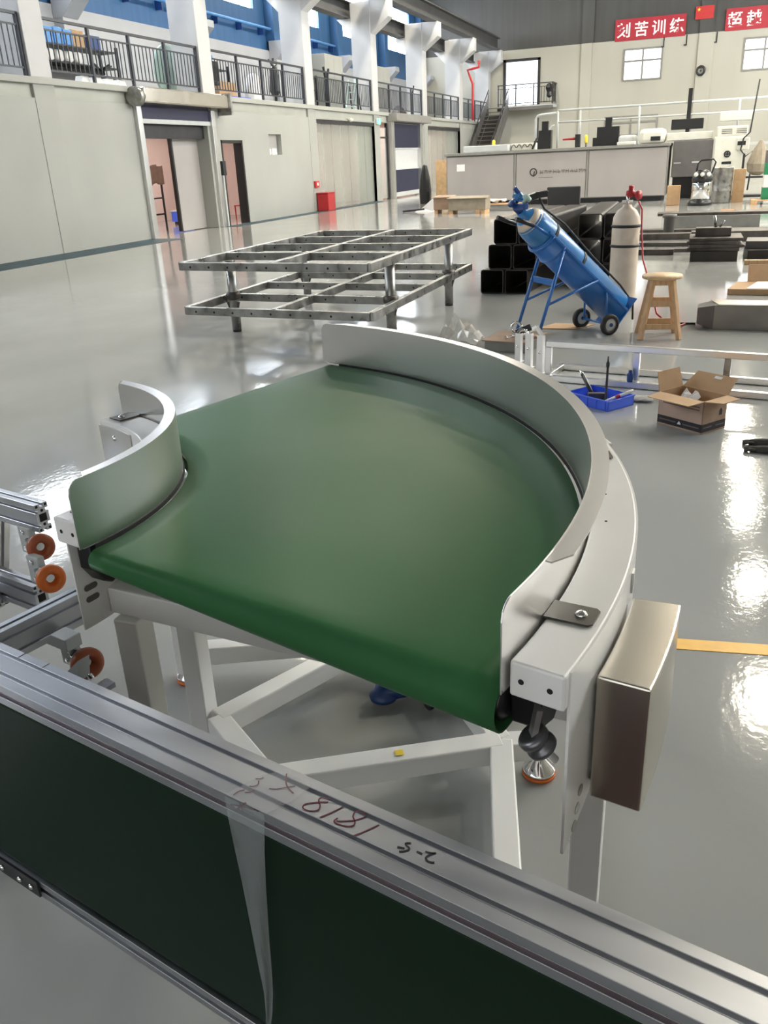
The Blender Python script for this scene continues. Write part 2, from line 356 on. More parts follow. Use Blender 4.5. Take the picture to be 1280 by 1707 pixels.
obj('web', B(-11.83, -11.77, 5, 52.4, 6.95, 7.5), 'girder', g); obj('flange', B(-12.0, -11.6, 5, 52.4, 6.93, 6.97), 'girder', g)
obj('flange', B(-12.0, -11.6, 5, 52.4, 7.48, 7.53), 'girder', g); obj('crane_rail', B(-11.84, -11.76, 5, 52.4, 7.53, 7.62), 'dark_steel', g)
g = thing('edge_girder', 'grey steel beam on the gallery side of the columns below the crane girder', 'girder', (-13.3, 28, 6.42))
obj('web', B(-13.31, -13.25, 5, 52.8, 6.44, 6.95), 'girder', g); obj('flange', B(-13.48, -13.08, 5, 52.8, 6.42, 6.46), 'girder', g); obj('flange', B(-13.48, -13.08, 5, 52.8, 6.93, 6.97), 'girder', g)

# gallery railings
BAYN = ['first at the left edge of the picture', 'second, in front of the blue bins', 'third, above the narrow door', 'fourth, above the wide strip curtain', 'fifth, above the navy roller door', 'sixth', 'seventh and farthest']
for k in range(7):
    a, b = COLY[k]+.3, COLY[k+1]-.3
    if k == 0: a = 11.2
    x = XW-.08
    t = thing('railing', 'black steel gallery railing, %s' % BAYN[k], 'railing', (x, (a+b)/2, 3.24), 'gallery railings')
    obj('top_rail', B(x-.03, x+.03, a, b, 4.27, 4.32), 'railing_paint', t); obj('upper_rail', B(x-.02, x+.02, a, b, 4.09, 4.12), 'railing_paint', t); obj('lower_rail', B(x-.02, x+.02, a, b, 3.38, 3.41), 'railing_paint', t)
    n = max(2, round((b-a)/1.42)); p0 = None
    for i in range(n+1):
        yy = a+.03+(b-a-.06)*i/n
        if p0 is None: p0 = obj('post', B(x-.03, x+.03, yy-.03, yy+.03, 3.24, 4.29), 'railing_paint', t); yp = yy
        else: inst(p0, t, (0, yy-yp, 0))
    m = round((b-a)/.145); b0 = None
    for i in range(1, m):
        yy = a+(b-a)*i/m
        if b0 is None: b0 = obj('baluster', B(x-.009, x+.009, yy-.009, yy+.009, 3.4, 4.1), 'railing_paint', t); yb = yy
        else: inst(b0, t, (0, yy-yb, 0))

# roller door with sliding panel
t = thing('door_2', 'open roller door with shiny steel guides and hood in the left wall', 'door', (XW, 19.3, 0)); t['kind'] = 'structure'
for y in (17.72, 20.95): obj('guide_rail', B(XW-.05, XW+.1, y-.09, y+.09, 0, 2.86), 'guide_steel', t, bevel=.01)
obj('hood', B(XW, XW+.38, 17.6, 21.35, 2.9, 3.22), 'stainless_warm', t, bevel=.03)
obj('hood_end', MB().cyl((XW+.19, 17.45, 3.03), (XW+.19, 17.62, 3.03), .2, n=20), 'raw_steel', t)
obj('hood_end', B(XW, XW+.42, 21.35, 21.45, 2.75, 3.26), 'raw_steel', t)
obj('curtain', B(XW-.02, XW+.02, 17.8, 20.88, 2.6, 2.92), 'navy', t); obj('bottom_bar', B(XW-.03, XW+.04, 17.8, 20.88, 2.5, 2.6), 'machine_light', t, bevel=.01)
obj('lintel', B(XW-.3, XW-.12, 17.8, 20.9, 2.2, 2.62), 'dark_steel', t)
t = thing('door_3', 'grey beige sliding panel half closing the roller door opening', 'door', (XW-.3, 20.2, 0)); t['kind'] = 'structure'
obj('panel', B(XW-.42, XW-.36, 19.55, 20.95, 0.02, 2.7), 'door_grey', t); obj('panel_edge', B(XW-.43, XW-.34, 19.49, 19.56, .02, 2.7), 'black_plastic', t)
obj('panel_edge', B(XW-.43, XW-.34, 20.8, 20.88, .02, 2.7), 'black_plastic', t)
t = thing('door_4', 'narrow open doorway with black frame beside the roller door', 'door', (XW, 21.9, 0)); t['kind'] = 'structure'
obj('door_frame', B(XW-.24, XW+.02, 21.33, 21.40, 0, 2.17).box(XW-.24, XW+.02, 22.45, 22.52, 0, 2.17).box(XW-.24, XW+.02, 21.33, 22.52, 2.1, 2.17), 'black_plastic', t)
t = thing('window_20', 'small square hatch window high in the left wall', 'window', (XW, 24.6, 1.78)); t['kind'] = 'structure'
obj('window_frame', B(XW-.2, XW-.16, 24.18, 25, 1.78, 2.35), 'machine_light', t); obj('pane', B(XW-.16, XW-.15, 24.2, 24.98, 1.98, 2.33), 'door_grey', t); obj('pane', B(XW-.16, XW-.148, 24.24, 24.94, 1.80, 1.95), 'paper', t)
obj('mullion', B(XW-.16, XW-.14, 24.57, 24.61, 1.78, 1.97), 'door_grey', t)
t = thing('push_button_box', 'steel control box with a conduit beside the roller door', 'switch box', (XW, 21.2, .1))
obj('conduit', MB().bar((XW+.05, 21.2, 0), (XW+.05, 21.2, 1.3), .06, .05), 'machine_light', t); obj('button_box', B(XW+.02, XW+.12, 21.13, 21.3, 1.3, 1.65), 'dark_steel', t, bevel=.01)
# strip curtains
for nm, y0, y1, n, lab in (('strip_curtain', 27.6, 33.2, 7, 'wide clear strip curtain left of the exit sign'), ('strip_curtain', 40.2, 46.0, 6, 'dim clear strip curtain beyond the navy roller door')):
    t = thing(nm, lab, 'curtain', (XW-.1, (y0+y1)/2, 0)); obj('curtain_rail', B(XW-.16, XW-.02, y0, y1, 2.72, 2.84), 'dark_steel', t)
    for i in range(n):
        a = y0+(y1-y0)*i/n; b = y0+(y1-y0)*(i+1)/n
        obj('strip', B(XW-.11-.015*(i % 2), XW-.105-.015*(i % 2), a-.03, b+.03, .02, 2.74), 'pvc_strip', t)
    obj('curtain_frame', B(XW-.16, XW, y1, y1+.08, 0, 2.84).box(XW-.16, XW, y0-.06, y0, 0, 2.84), 'dark_steel', t)
# glazed side light and navy roller door
t = thing('window_21', 'narrow glazed side light between column and navy roller door', 'window', (XW-.1, 34.4, 0)); t['kind'] = 'structure'
obj('pane', B(XW-.1, XW-.09, 33.85, 34.8, .05, 2.7), 'glass', t); obj('window_frame', B(XW-.14, XW-.04, 34.75, 34.85, 0, 2.86).box(XW-.14, XW-.04, 33.8, 34.85, 2.3, 2.36), 'black_plastic', t)
t = thing('door_5', 'closed navy roller door with a clear window band', 'door', (XW, 36.9, 0)); t['kind'] = 'structure'
for y in (35.02, 38.85): obj('guide_rail', B(XW-.08, XW+.14, y-.16, y+.16, 0, 2.95), 'guide_steel', t, bevel=.01)
obj('hood', B(XW-.05, XW+.4, 34.8, 39.55, 2.92, 3.22), 'machine_rim', t, bevel=.02)
obj('curtain', B(XW-.05, XW-.01, 35.15, 38.7, 1.92, 2.92), 'navy', t); obj('curtain', B(XW-.05, XW-.01, 35.15, 38.7, .2, 1.12), 'navy', t)
obj('window_band', B(XW-.05, XW-.02, 35.15, 38.7, 1.15, 1.9), 'clear_sheet', t)
obj('batten', B(XW-.06, XW+.01, 35.15, 38.7, 1.1, 1.17), 'machine_light', t); obj('batten', B(XW-.06, XW+.01, 35.15, 38.7, 1.88, 1.95), 'machine_light', t); obj('bottom_bar', B(XW-.06, XW+.03, 35.15, 38.7, .05, .22), 'machine_light', t)
# room lamps and room contents
for y0, y1, lab in ((17.2, 25, 'pink room behind the roller door'), (28.5, 32.5, 'room behind the wide strip curtain'), (34.6, 38.6, 'room behind the navy door'), (40.8, 45.4, 'room behind the far strip curtain')):
    t = thing('room_lamp', 'long ceiling lamp in the %s' % lab, 'lamp', (-14.4, (y0+y1)/2, 2.9)); obj('lamp_body', B(-14.55, -14.25, y0, y1, 2.93, 3.0), 'machine_white', t)
    obj('lamp_tube', B(-14.5, -14.3, y0+.05, y1-.05, 2.915, 2.93), 'room_glow', t)
for y0, y1, lab in ((9, 13.5, 'first'), (15.5, 20.4, 'second'), (21.8, 26.8, 'third'), (28.1, 33, 'fourth'), (34.3, 39.4, 'fifth'), (41, 45.5, 'sixth'), (47, 51.5, 'seventh')):
    t = thing('gallery_lamp', 'tube lamp hung over the %s gallery bay, above the picture' % lab, 'lamp', (-15, (y0+y1)/2, 9.6)); obj('lamp_body', B(-15.15, -14.85, y0, y1, 9.63, 9.7), 'machine_white', t)
    obj('lamp_tube', B(-15.1, -14.9, y0+.05, y1-.05, 9.615, 9.63), 'gallery_glow', t); obj('lamp_rod', B(-15.02, -14.98, y0+.5, y0+.53, 9.7, 12.195).box(-15.02, -14.98, y1-.53, y1-.5, 9.7, 12.195), 'dark_steel', t)

# ================================================================== CURVED BELT CONVEYOR
CX, CY = -1.577, 1.275
HB = .80; A0, A1 = R(-15), R(75); RI, RO = .56, 1.44
ta = lambda a: V((-math.sin(a), math.cos(a), 0)); ra = lambda a: V((math.cos(a), math.sin(a), 0))
def pol(r, a, z): return V((CX+r*math.cos(a), CY+r*math.sin(a), z))
def arcbox(mb, r0, r1, z0, z1, a0, a1, n=40, z0b=None):
    rings = []
    for i in range(n+1):
        a = a0+(a1-a0)*i/n; zb = z0 if z0b is None else z0b(a)
        rings.append([pol(r0, a, zb), pol(r1, a, zb), pol(r1, a, z1), pol(r0, a, z1)])
    o = len(mb.v); vs = [p for r in rings for p in r]; fs = []
    for k in range(n):
        for i in range(4): j = (i+1) % 4; fs.append((k*4+i, k*4+j, (k+1)*4+j, (k+1)*4+i))
    fs += [(3, 2, 1, 0), (n*4, n*4+1, n*4+2, n*4+3)]
    return mb.add(vs, fs, False)
cv = thing('curved_conveyor', 'curved green belt conveyor with stainless steel guards on a white frame', 'conveyor', (CX+.7, CY+.4, 0))
# belt: a loop around two tapered end rollers
def belt_ring(r, n=44, m=10):
    rho = .007+.033*(r/RO); da = rho/r*.75; pts = []
    a0, a1 = A0+da, A1-da
    for i in range(n+1): pts.append(pol(r, a0+(a1-a0)*i/n, HB))
    for i in range(1, m):
        t = math.pi*i/m; c = pol(r, a1, HB-rho); tg = V((-math.sin(a1), math.cos(a1), 0)); pts.append(c+tg*(rho*math.sin(t))+V((0, 0, rho*math.cos(t))))
    for i in range(n+1): pts.append(pol(r, a1+(a0-a1)*i/n, HB-2*rho))
    for i in range(1, m):
        t = math.pi*i/m; c = pol(r, a0, HB-rho); tg = V((math.sin(a0), -math.cos(a0), 0)); pts.append(c+tg*(rho*math.sin(t))-V((0, 0, rho*math.cos(t))))
    return pts
rs = [RI+.012+(RO-.012-RI-.012)*i/16 for i in range(17)]
obj('belt', MB().sweep([belt_ring(r) for r in rs], True, False), 'belt', cv, solid=.003)
# slider bed between the belt runs
arcm = MB(); arcbox(arcm, RI+.02, RO-.02, HB-.022, HB-.004, A0+.06, A1-.06, 30); obj('slider_bed', arcm, 'raw_steel', cv)
for a in (A0, A1):
    s = 1 if a == A0 else -1; a2 = a+s*.035
    obj('end_roller', MB().cyl(pol(RI+.02, a2, HB-.024), pol(RO-.03, a2, HB-.042), .018, .034, 20), 'raw_steel', cv)
    obj('roller_cap', MB().lathe(pol(RO-.02, a2, HB-.042), ra(a2), [(.034, -.01), (.036, 0), (.024, .006), (0, .006)], 20), 'black_plastic', cv)
# channels and skirts
def chan(r0, r1, name):
    m = MB(); arcbox(m, r0, r1, .80, .853, A0, A1, 56); c = obj(name, m, 'white_paint', cv, bevel=.004); return c
co = chan(RO+.005, RO+.082, 'outer_channel'); ci = chan(RI-.085, RI-.005, 'inner_channel')
obj('channel_side', arcbox(MB(), RO+.080, RO+.084, .55, .852, A0+.01, A1, 56, lambda a: min(.72, .555+.55*max(0, (a-A0)-.01))), 'white_paint', co)
obj('channel_side', arcbox(MB(), RI-.067, RI-.063, .605, .81, A0+.012, A1-.01, 30), 'white_paint', ci)
for a, c, rr in ((A0, co, (RO+.022, RO+.062)), (A0, ci, (RI-.065, RI-.03))):
    for r in rr: obj('screw_hole', MB().cyl(pol(r, a, .826)-ta(a)*.0006, pol(r, a, .826)+ta(a)*.004, .0042, n=10), 'black_hole', c)
for k, aa in enumerate((4, 9, 14)): obj('screw_hole', MB().cyl(pol(RO+.03, R(aa), .851), pol(RO+.03, R(aa), .8536), .0025, n=8), 'black_hole', co)
for z in (.575, .60, .625): obj('slot_hole', MB().cyl(pol(RO+.0835, A0+.035+(z-.575)*.25, z), pol(RO+.0848, A0+.035+(z-.575)*.25, z), .009, n=12), 'raw_steel', co)
for z in (.665, .69):
    p = pol(RI-.0632, A0+.075, z); tt = ta(A0+.075)
    obj('slot_hole', MB().prism([p+tt*x+V((0, 0, zz)) for x, zz in [(sg*.010+.0065*math.cos(t_), .0065*math.sin(t_)) for sg, t0_ in ((1, -90), (-1, 90)) for t_ in [R(t0_+30*i_) for i_ in range(7)]]], ra(A0+.075)*.0012), 'machine_dark', ci)
# guards: curved stainless sheets with a folded top edge and rounded ends
def guard(r, z0, z1, a0, a1, fold, f0, f1, name, m):
    n = 80; t = .0025; g = MB(); rings = []
    for i in range(n+1):
        a = a0+(a1-a0)*i/n; e = min(i, n-i)/n*(a1-a0)*r; c = .028
        zt = z1 if e >= c else z1-c+math.sqrt(max(0, c*c-(c-e)**2))
        rings.append([pol(r-t/2, a, z0), pol(r+t/2, a, z0), pol(r+t/2, a, zt), pol(r-t/2, a, zt)])
    # finer ends so the rounding shows
    fine = []
    for side in (0, 1):
        for k in range(9):
            e = .028*k/8; a = a0+e/r if side == 0 else a1-e/r; zt = z1-.028+math.sqrt(max(0, .028**2-(.028-e)**2))
            fine.append((a, zt))
    mids = [(a0+(a1-a0)*i/n, z1) for i in range(n+1) if .03/r < (a1-a0)*i/n < (a1-a0)-.03/r]
    seq = sorted(fine+mids)
    rings = [[pol(r-t/2, a, z0), pol(r+t/2, a, z0), pol(r+t/2, a, zt), pol(r-t/2, a, zt)] for a, zt in seq]
    g.sweep(rings, False)
    for f in range(len(g.sm)): g.sm[f] = False
    o = obj(name, g, m, cv, bevel=.0008)
    fl = MB(); nn = 60; s = 1 if fold > 0 else -1; rr = []
    for i in range(nn+1):
        a = f0+(f1-f0)*i/nn; e = min(i, nn-i)/nn*(f1-f0)*r; w = abs(fold); c = .02
        if e < c: w = w-c+math.sqrt(max(0, c*c-(c-e)**2)) if w > c else w*e/c+.002
        rr.append([pol(r-s*t/2, a, z1-t), pol(r+s*w, a, z1-t-.001), pol(r+s*w, a, z1-.001), pol(r-s*t/2, a, z1)])
    fl.sweep(rr, False); obj('folded_edge', fl, m, o)
    return o
go = guard(RO, .806, .942, A0-.01, A1+.01, .030, A0+.085, A1-.03, 'outer_guard', 'stainless')
gi = guard(RI, .806, .942, A0-.02, A1+.02, -.024, A0+.05, A1-.03, 'inner_guard', 'stainless')
# black strips painted as the shadow line under the guards
obj('gap_shadow', arcbox(MB(), RO-.004, RO-.001, .797, .805, A0+.04, A1-.04, 60), 'black_hole', cv)
obj('gap_shadow', arcbox(MB(), RI+.001, RI+.004, .797, .805, A0+.04, A1-.04, 40), 'black_hole', cv)
def clip(a, r0, r1, g):
    t = ta(a); r_ = ra(a); p = pol(r0, a, .8545); w = .025
    c = obj('guard_clip', MB().prism([p-t*w, p+r_*(r1-r0-.006)-t*w, p+r_*(r1-r0)-t*(w-.006), p+r_*(r1-r0)+t*(w-.006), p+r_*(r1-r0-.006)+t*w, p+t*w], (0, 0, .003)), 'bracket_dark', g)
    q = p+r_*(r1-r0)*(.68 if r0 > 1 else .32)
    obj('bolt', MB().lathe(q+V((0, 0, .003)), (0, 0, 1), [(.009, 0), (.009, .001), (.0065, .004), (.003, .0055), (0, .0055)], 14), 'chrome', c)
for a in (-9.3, 17.5, 45, 68): clip(R(a), RO+.002, RO+.070, go)
for a in (-9, 30, 70): clip(R(a), RI-.066, RI-.002, gi)
# cover plate at the far end of the inner channel
pe = pol(RI-.0855, R(66), .83)
ip = obj('end_cover', arcbox(MB(), RI-.0905, RI-.086, .69, .842, R(56), R(75), 8), 'stainless', ci, bevel=.001)
obj('bolt', MB().lathe(pol(RI-.0905, R(67), .815), -ra(R(67)), [(.008, 0), (.008, .002), (.005, .005), (0, .006)], 12), 'chrome', ip)
# drive cover box outside the skirt
cb = MB(); arcbox(cb, RO+.090, RO+.162, .598, .802, R(-11.4), R(-2.6), 12); bx = obj('drive_cover', cb, 'stainless_warm', cv, bevel=.003)
for z in (.615, .70, .78): obj('spacer', MB().cyl(pol(RO+.083, R(-10.5), z), pol(RO+.0905, R(-10.5), z), .006, n=8), 'chrome', bx)
obj('cover_bracket', MB().bar(pol(RO+.086, R(-1.6), .80), pol(RO+.086, R(-1.6), .835), .02, .003, ra(R(-1.6))), 'stainless', bx)
# black bearing holder at the inner end of the near roller
a = A0+.085; p = pol(RI-.055, a, .775); t = ta(a); u = V((0, 0, 1))
bh = obj('bearing_holder', MB().prism([p+t*x+u*zz for x, zz in ((-.026, .03), (.045, .03), (.048, -.02), (.034, -.062), (.014, -.074), (-.006, -.062), (-.026, -.03))], ra(a)*.04), 'black_plastic', cv, bevel=.004)
q = pol(RI-.0145, a, .765)
for x, zz, rr in ((-.006, -.02, .010), (.040, -.005, .007), (.022, -.048, .005)): obj('bolt', MB().lathe(q+t*x+u*zz, ra(a), [(rr, 0), (rr, .004), (rr*.6, .006), (0, .006)], 12), 'chrome', bh)
a = A0+.05; p = pol(RO-.012, a, .765)
obj('bearing_holder', MB().prism([p+ta(a)*x+u*zz for x, zz in ((-.035, .03), (.05, .03), (.05, -.03), (.02, -.055), (-.03, -.04))], ra(a)*.045), 'black_plastic', cv, bevel=.004)
# guide rollers that hold the belt edge
def guide(aa, r, z):
    c = pol(r, R(aa), z); ax = (V((0, 0, 1))*.75-ra(R(aa))*.45-ta(R(aa))*.35).normalized()
    g = obj('guide_roller', MB().lathe(c, ax, [(.008, -.016), (.019, -.016), (.022, -.013), (.022, -.006), (.016, -.003), (.016, .003), (.022, .006), (.022, .014), (.018, .017), (.008, .017)], 24), 'grey_rubber', cv)
    obj('bolt', MB().lathe(c-ax*.02, -ax, [(.009, 0), (.009, .006), (.006, .008), (.006, .022), (0, .022)], 10), 'chrome', g)
    obj('arm', MB().bar(c+ax*.012, c+V((0, 0, .055)), .016, .008), 'raw_steel', g)
for aa in (12, 34, 56): guide(aa, RO-.052, .700)
_g = at(896, 1236, z=.72); guide(math.degrees(math.atan2(_g.y-CY, _g.x-CX)), math.hypot(_g.x-CX, _g.y-CY), .72)
# frame
_tn = [0]
def tubep(p, q, w=.06, h=.06, name='frame_tube', bev=.004, m='white_paint'):
    _tn[0] += 1; w -= .0007*(_tn[0] % 9); h -= .0011*(_tn[0] % 9)
    return obj(name, MB().bar(p, q, w, h), m, cv, bevel=bev)
L1 = V((-1.035, 1.225, 0)); L2 = V((-1.145, 1.565, 0)); PO = V((-.090, 1.142, 0)); PF = V((-.45, 2.15, 0)); L3 = V((-1.36, 1.82, 0))
bz = .64
tubep(L1+V((-.045, .024, bz)), PO+V((0, 0, bz)), name='cross_beam')
tubep(L3+V((0, 0, bz)), PF+V((.25, .25, bz)), name='cross_beam'); tubep(L2+V((0, 0, bz)), pol(1.38, R(30), bz), name='cross_beam')
for p in (L1, L2, L3, PO, pol(1.38, R(30), 0), PF+V((.25, .25, 0))):
    tubep(p+V((0, 0, .03)), p+V((0, 0, bz-.03)), name='leg')
zb = .09
J = V((-.352, 1.664, zb)); K = V((-1.09, 1.545, zb))
tubep(K, V((-.83, 2.06, zb)), name='base_tube'); _q = at(432, 1290, z=zb); tubep(K, _q, name='base_tube'); tubep(V((-.95, 1.325, zb)), J, name='base_tube')
tubep(J, V((-.20, 1.06, zb)), name='base_tube'); tubep(J, V((-.62, 1.99, zb)), name='base_tube'); tubep(J, V((-.262, 1.70, zb)), name='base_tube')
tubep(L1+V((0, 0, zb)), _q, name='base_tube'); tubep(V((-.20, 1.06, zb)), PO+V((0, 0, zb)), name='base_tube')
tubep(V((-.83, 2.06, zb)), V((-.62, 1.99, zb)), name='base_tube'); tubep(V((-.62, 1.99, zb)), pol(1.38, R(30), zb), name='base_tube'); tubep(V((-.83, 2.06, zb)), L3+V((0, 0, zb)), name='base_tube')
tubep(V((-.62, 1.99, zb)), PF+V((.25, .25, zb)), name='base_tube')
obj('sticker', MB().bar(V((-.585, 1.531, zb+.0308)), V((-.567, 1.541, zb+.0308)), .02, .0006), 'yellow', cv)
def foot(p, parent, h=.11, ax=(0, 0, 1), pad='orange', r=.042, thick=False):
    ax = V(ax).normalized(); p = V(p)
    f = obj('levelling_foot', MB().lathe(p, ax, [(r*.98, .012), (r*.95, .02), (r*.45, .042), (r*.30, .056), (.012, .058)], 28), 'chrome', parent)
    obj('foot_pad', MB().lathe(p, ax, [(r*.1, .016), (r*.26, .015), (r*.34, .005), (r*.48, -.004), (r*.62, -.007), (r*.8, -.005), (r*.95, .0), (r, .006), (r*.97, .016), (r*.85, .02)] if thick else [(r*.14, .017), (r*.26, .015), (r*.42, .002), (r*.5, 0), (r*.9, 0), (r, .004), (r, .011), (r*.9, .012)], 28), pad, f)
    obj('pad_bolt', MB().lathe(p+ax*.017, -ax, [(r*.16, 0), (r*.16, .004), (0, .005)], 10), 'paper', f)
    obj('spindle', MB().cyl(p+ax*.056, p+ax*h, .008, n=10), 'chrome', f)
    obj('lock_nut', MB().lathe(p+ax*.066, ax, [(.016, 0), (.016, .012)], 6, False), 'chrome', f)
    return f
foot((-.262, 1.70, 0), cv, .12)
for p in (L1, L2, L3, PO, pol(1.38, R(30), 0), PF+V((.25, .25, 0))): foot(p, cv, .06)

# ================================================================== STRAIGHT CONVEYOR LYING ON ITS SIDE IN FRONT
SA = V((-1.097, .947, 0)); sd = V((math.cos(R(-13.45)), math.sin(R(-13.45)), 0)); sn = V((sd.y, -sd.x, 0))
def S(s, t, z): return SA+sd*s+sn*t+V((0, 0, z))
S0, S1 = -.55, 1.95
st = thing('straight_conveyor', 'long straight conveyor lying on its side, dark green belt facing the camera', 'conveyor', S(.7, .04, 0))
sec = [(0, .66), (0, .70), (.0155, .70), (.0155, .691), (.0235, .691), (.0235, .70), (.0555, .70), (.0555, .691), (.0635, .691), (.0635, .70), (.0815, .70), (.0815, .6855), (.073, .6855), (.073, .6745), (.0815, .6745), (.0815, .66)]
tr = obj('side_rail', MB().prism([S(S0, t, z) for t, z in sec], sd*(S1-S0)), 'aluminium', st, bevel=.0007, seg=1)
obj('side_rail', MB().prism([S(S0, t, .91-z) for t, z in sec], sd*(S1-S0)), 'aluminium', st, bevel=.0007, seg=1)
obj('slot_liner', MB().prism([S(S0, t, z) for t, z in ((.0731, .675), (.0735, .675), (.0735, .685), (.0731, .685))], sd*(S1-S0)), 'aluminium_edge', tr)
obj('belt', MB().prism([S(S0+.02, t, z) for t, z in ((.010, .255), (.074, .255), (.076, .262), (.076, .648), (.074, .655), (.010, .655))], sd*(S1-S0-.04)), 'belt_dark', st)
obj('reflected_backing', MB().prism([S(S0+.02, t, z) for t, z in ((.003, .252), (.009, .252), (.009, .658), (.003, .658))], sd*(S1-S0-.04)), 'backing_shade', st)  # unseen plate added, coloured as the shaded underside mirrored in the drive cover
for s in (S0+.08, S1-.1): obj('leg', MB().bar(S(s, .04, 0), S(s, .04, .21), .08, .04, sd), 'aluminium', st, bevel=.001)
jp = obj('joint_plate', MB().prism([S(s, .083, z) for s, z in ((-.13, .215), (.075, .215), (.075, .252), (-.13, .252))], sn*.004), 'black_plastic', st)
for s in (-.09, -.035, .02, .055): obj('bolt', MB().lathe(S(s, .087, .233), sn, [(.006, 0), (.006, .003), (.003, .005), (0, .005)], 10), 'chrome', jp)
# joints in the outer strip of the top rail
for s in (.075, .14): obj('joint_line', MB().bar(S(s, .0, .7003), S(s, .0155, .7003), .0012, .0004), 'dark_steel', tr)
# marker writing
def stroke(pts, ox, oy, sc, w, m, parent, plane='top'):
    P = []
    for x, y in pts:
        px, py = ox+x/sc, oy+y/sc
        P.append(at(px, py, z=.7006) if plane == 'top' else on(px, py, S(0, .0822, 0), sn))
    Q = []
    for i in range(len(P)-1):
        a, b, c, d = P[max(i-1, 0)], P[i], P[i+1], P[min(i+2, len(P)-1)]
        for k in range(5):
            t = k/5; Q.append(.5*((2*b)+(c-a)*t+(2*a-5*b+4*c-d)*t*t+(3*b-a-3*c+d)*t**3))
    Q.append(P[-1]); nrm = V((0, 0, 1)) if plane == 'top' else sn; L = []
    for i, p in enumerate(Q):
        d = Q[min(i+1, len(Q)-1)]-Q[max(i-1, 0)]; s = d.cross(nrm).normalized()*w/2; L.append([p-s, p+s])
    return obj('marker_stroke', MB().sheet(L, False), m, parent)
o, sc = (370, 1260), 4.74
for pts in ([(510, 140), (505, 200), (520, 250), (565, 298)], [(372, 258), (430, 262), (500, 250), (580, 238)],
            [(855, 345), (810, 325), (770, 338), (765, 365), (775, 395), (760, 425), (710, 435), (660, 425), (638, 405), (660, 380), (720, 370), (780, 365), (840, 365)],
            [(775, 485), (860, 450), (960, 400)], [(1135, 462), (1090, 438), (1050, 445), (1035, 480), (1050, 520), (1035, 550), (980, 555), (910, 535), (885, 515), (915, 490)],
            [(905, 515), (1040, 510), (1140, 480)], [(1030, 635), (1120, 600), (1240, 545)], [(265, 180), (300, 182), (330, 172)], [(290, 195), (285, 225), (250, 240), (215, 240)],
            [(90, 310), (130, 280), (180, 268)], [(180, 290), (220, 286), (260, 272)]):
    stroke(pts, *o, sc, .0020, 'ink_red', tr)
for pts in ([(65, 385), (180, 405), (290, 440)], [(120, 420), (150, 395), (190, 370)], [(140, 372), (150, 400), (165, 435)]): stroke(pts, *o, sc, .0022, 'ink_red', tr, 'front')
for pts in ([(300, 295), (340, 303), (385, 315)], [(460, 250), (410, 250), (400, 270), (440, 310), (430, 330), (390, 345), (320, 350)], [(530, 350), (560, 362), (595, 380)], [(630, 350), (700, 368), (760, 370)], [(745, 370), (690, 385), (640, 420), (650, 455), (700, 478), (740, 480)]):
    stroke(pts, 620, 1370, 7.11, .0024, 'ink_black', tr)
# clear film wrapped over the rail and hanging down
rows = []
def tp(px, py): return at(px, py, z=.7022)
rows.append([tp(438+k*16.5, 1292-(k < 3)*k*3.5+(k >= 3)*(k-3)*9) for k in range(6)])
rows.append([tp(405+k*16, 1308+k*5.5) for k in range(6)])
rows.append([S(0, 0, 0)*0+tp(374+k*13.5, 1324+k*6.5) for k in range(6)])
fl = thing('plastic_film', 'torn clear plastic film wrapped over the rail and hanging down the belt', 'plastic film', S(.42, .1, .2))
obj('wrap', MB().sheet(rows), 'film_thin', fl)
hang = []
Lf = [(374, 1326), (376, 1340), (380, 1362), (390, 1410), (401, 1460), (412, 1515), (422, 1565), (431, 1612), (440, 1655), (443, 1690), (442, 1720)]
Rt = [(440, 1357), (441, 1374), (441, 1390), (441, 1425), (443, 1470), (446, 1520), (449, 1570), (453, 1615), (455, 1655), (454, 1690), (450, 1720)]
for i, (a, b) in enumerate(zip(Lf, Rt)):
    row = []
    for k in range(6):
        f = k/5; off = .0835+.010*math.sin(i*.8+k*1.3)*.5*(i > 2)+(.006 if i > 2 else .0)
        row.append(on(a[0]+(b[0]-a[0])*f, a[1]+(b[1]-a[1])*f, S(0, off, 0), sn))
    hang.append(row)
obj('hanging_strip', MB().sheet(hang), 'film', fl)

# ================================================================== ALUMINIUM STAND LYING AT THE LEFT
def prof(p, q, parent, up=(0, 0, 1), w=.08, h=.04, name='profile', m='aluminium'):
    p, q = V(p), V(q); d = (q-p).normalized(); a = d.cross(V(up)).normalized(); b = a.cross(d).normalized()
    sx = lambda i, j: p+a*i+b*j
    s2 = []
    W, Hh, g, dp = w/2, h/2, .004, .009
    top = [(-W, Hh), (-W/2-g, Hh), (-W/2-g, Hh-dp), (-W/2+g, Hh-dp), (-W/2+g, Hh), (W/2-g, Hh), (W/2-g, Hh-dp), (W/2+g, Hh-dp), (W/2+g, Hh), (W, Hh)]
    right = [(W, g), (W-dp, g), (W-dp, -g), (W, -g)]
    poly = top+right+[(-x, -y) for x, y in top]+[(-x, -y) for x, y in right]
    o = obj(name, MB().prism([sx(i, j) for i, j in reversed(poly)], q-p), m, parent, bevel=.0006, seg=1)
    for e, s in ((p, -1), (q, 1)):
        for cx, rr in ((-W*.5, .0045), (W*.5, .0045)):
            obj('core_hole', MB().cyl(e+a*cx+d*(s*.0002), e+a*cx+d*(s*.0008), rr, n=8), 'black_hole', o)
        obj('core_hole', MB().bar(e+d*(s*.0002), e+d*(s*.0008), .022, .022, b), 'black_hole', o)
        for i in (-1, 1):
            for j in (-1, 1): obj('core_hole', MB().bar(e+a*(i*(W-.006))+b*(j*(Hh-.006))+d*(s*.0002), e+a*(i*(W-.006))+b*(j*(Hh-.006))+d*(s*.0008), .007, .007, b), 'black_hole', o)
    return o
def dpt(px, py, dep): return CAM+ray(px, py)*dep
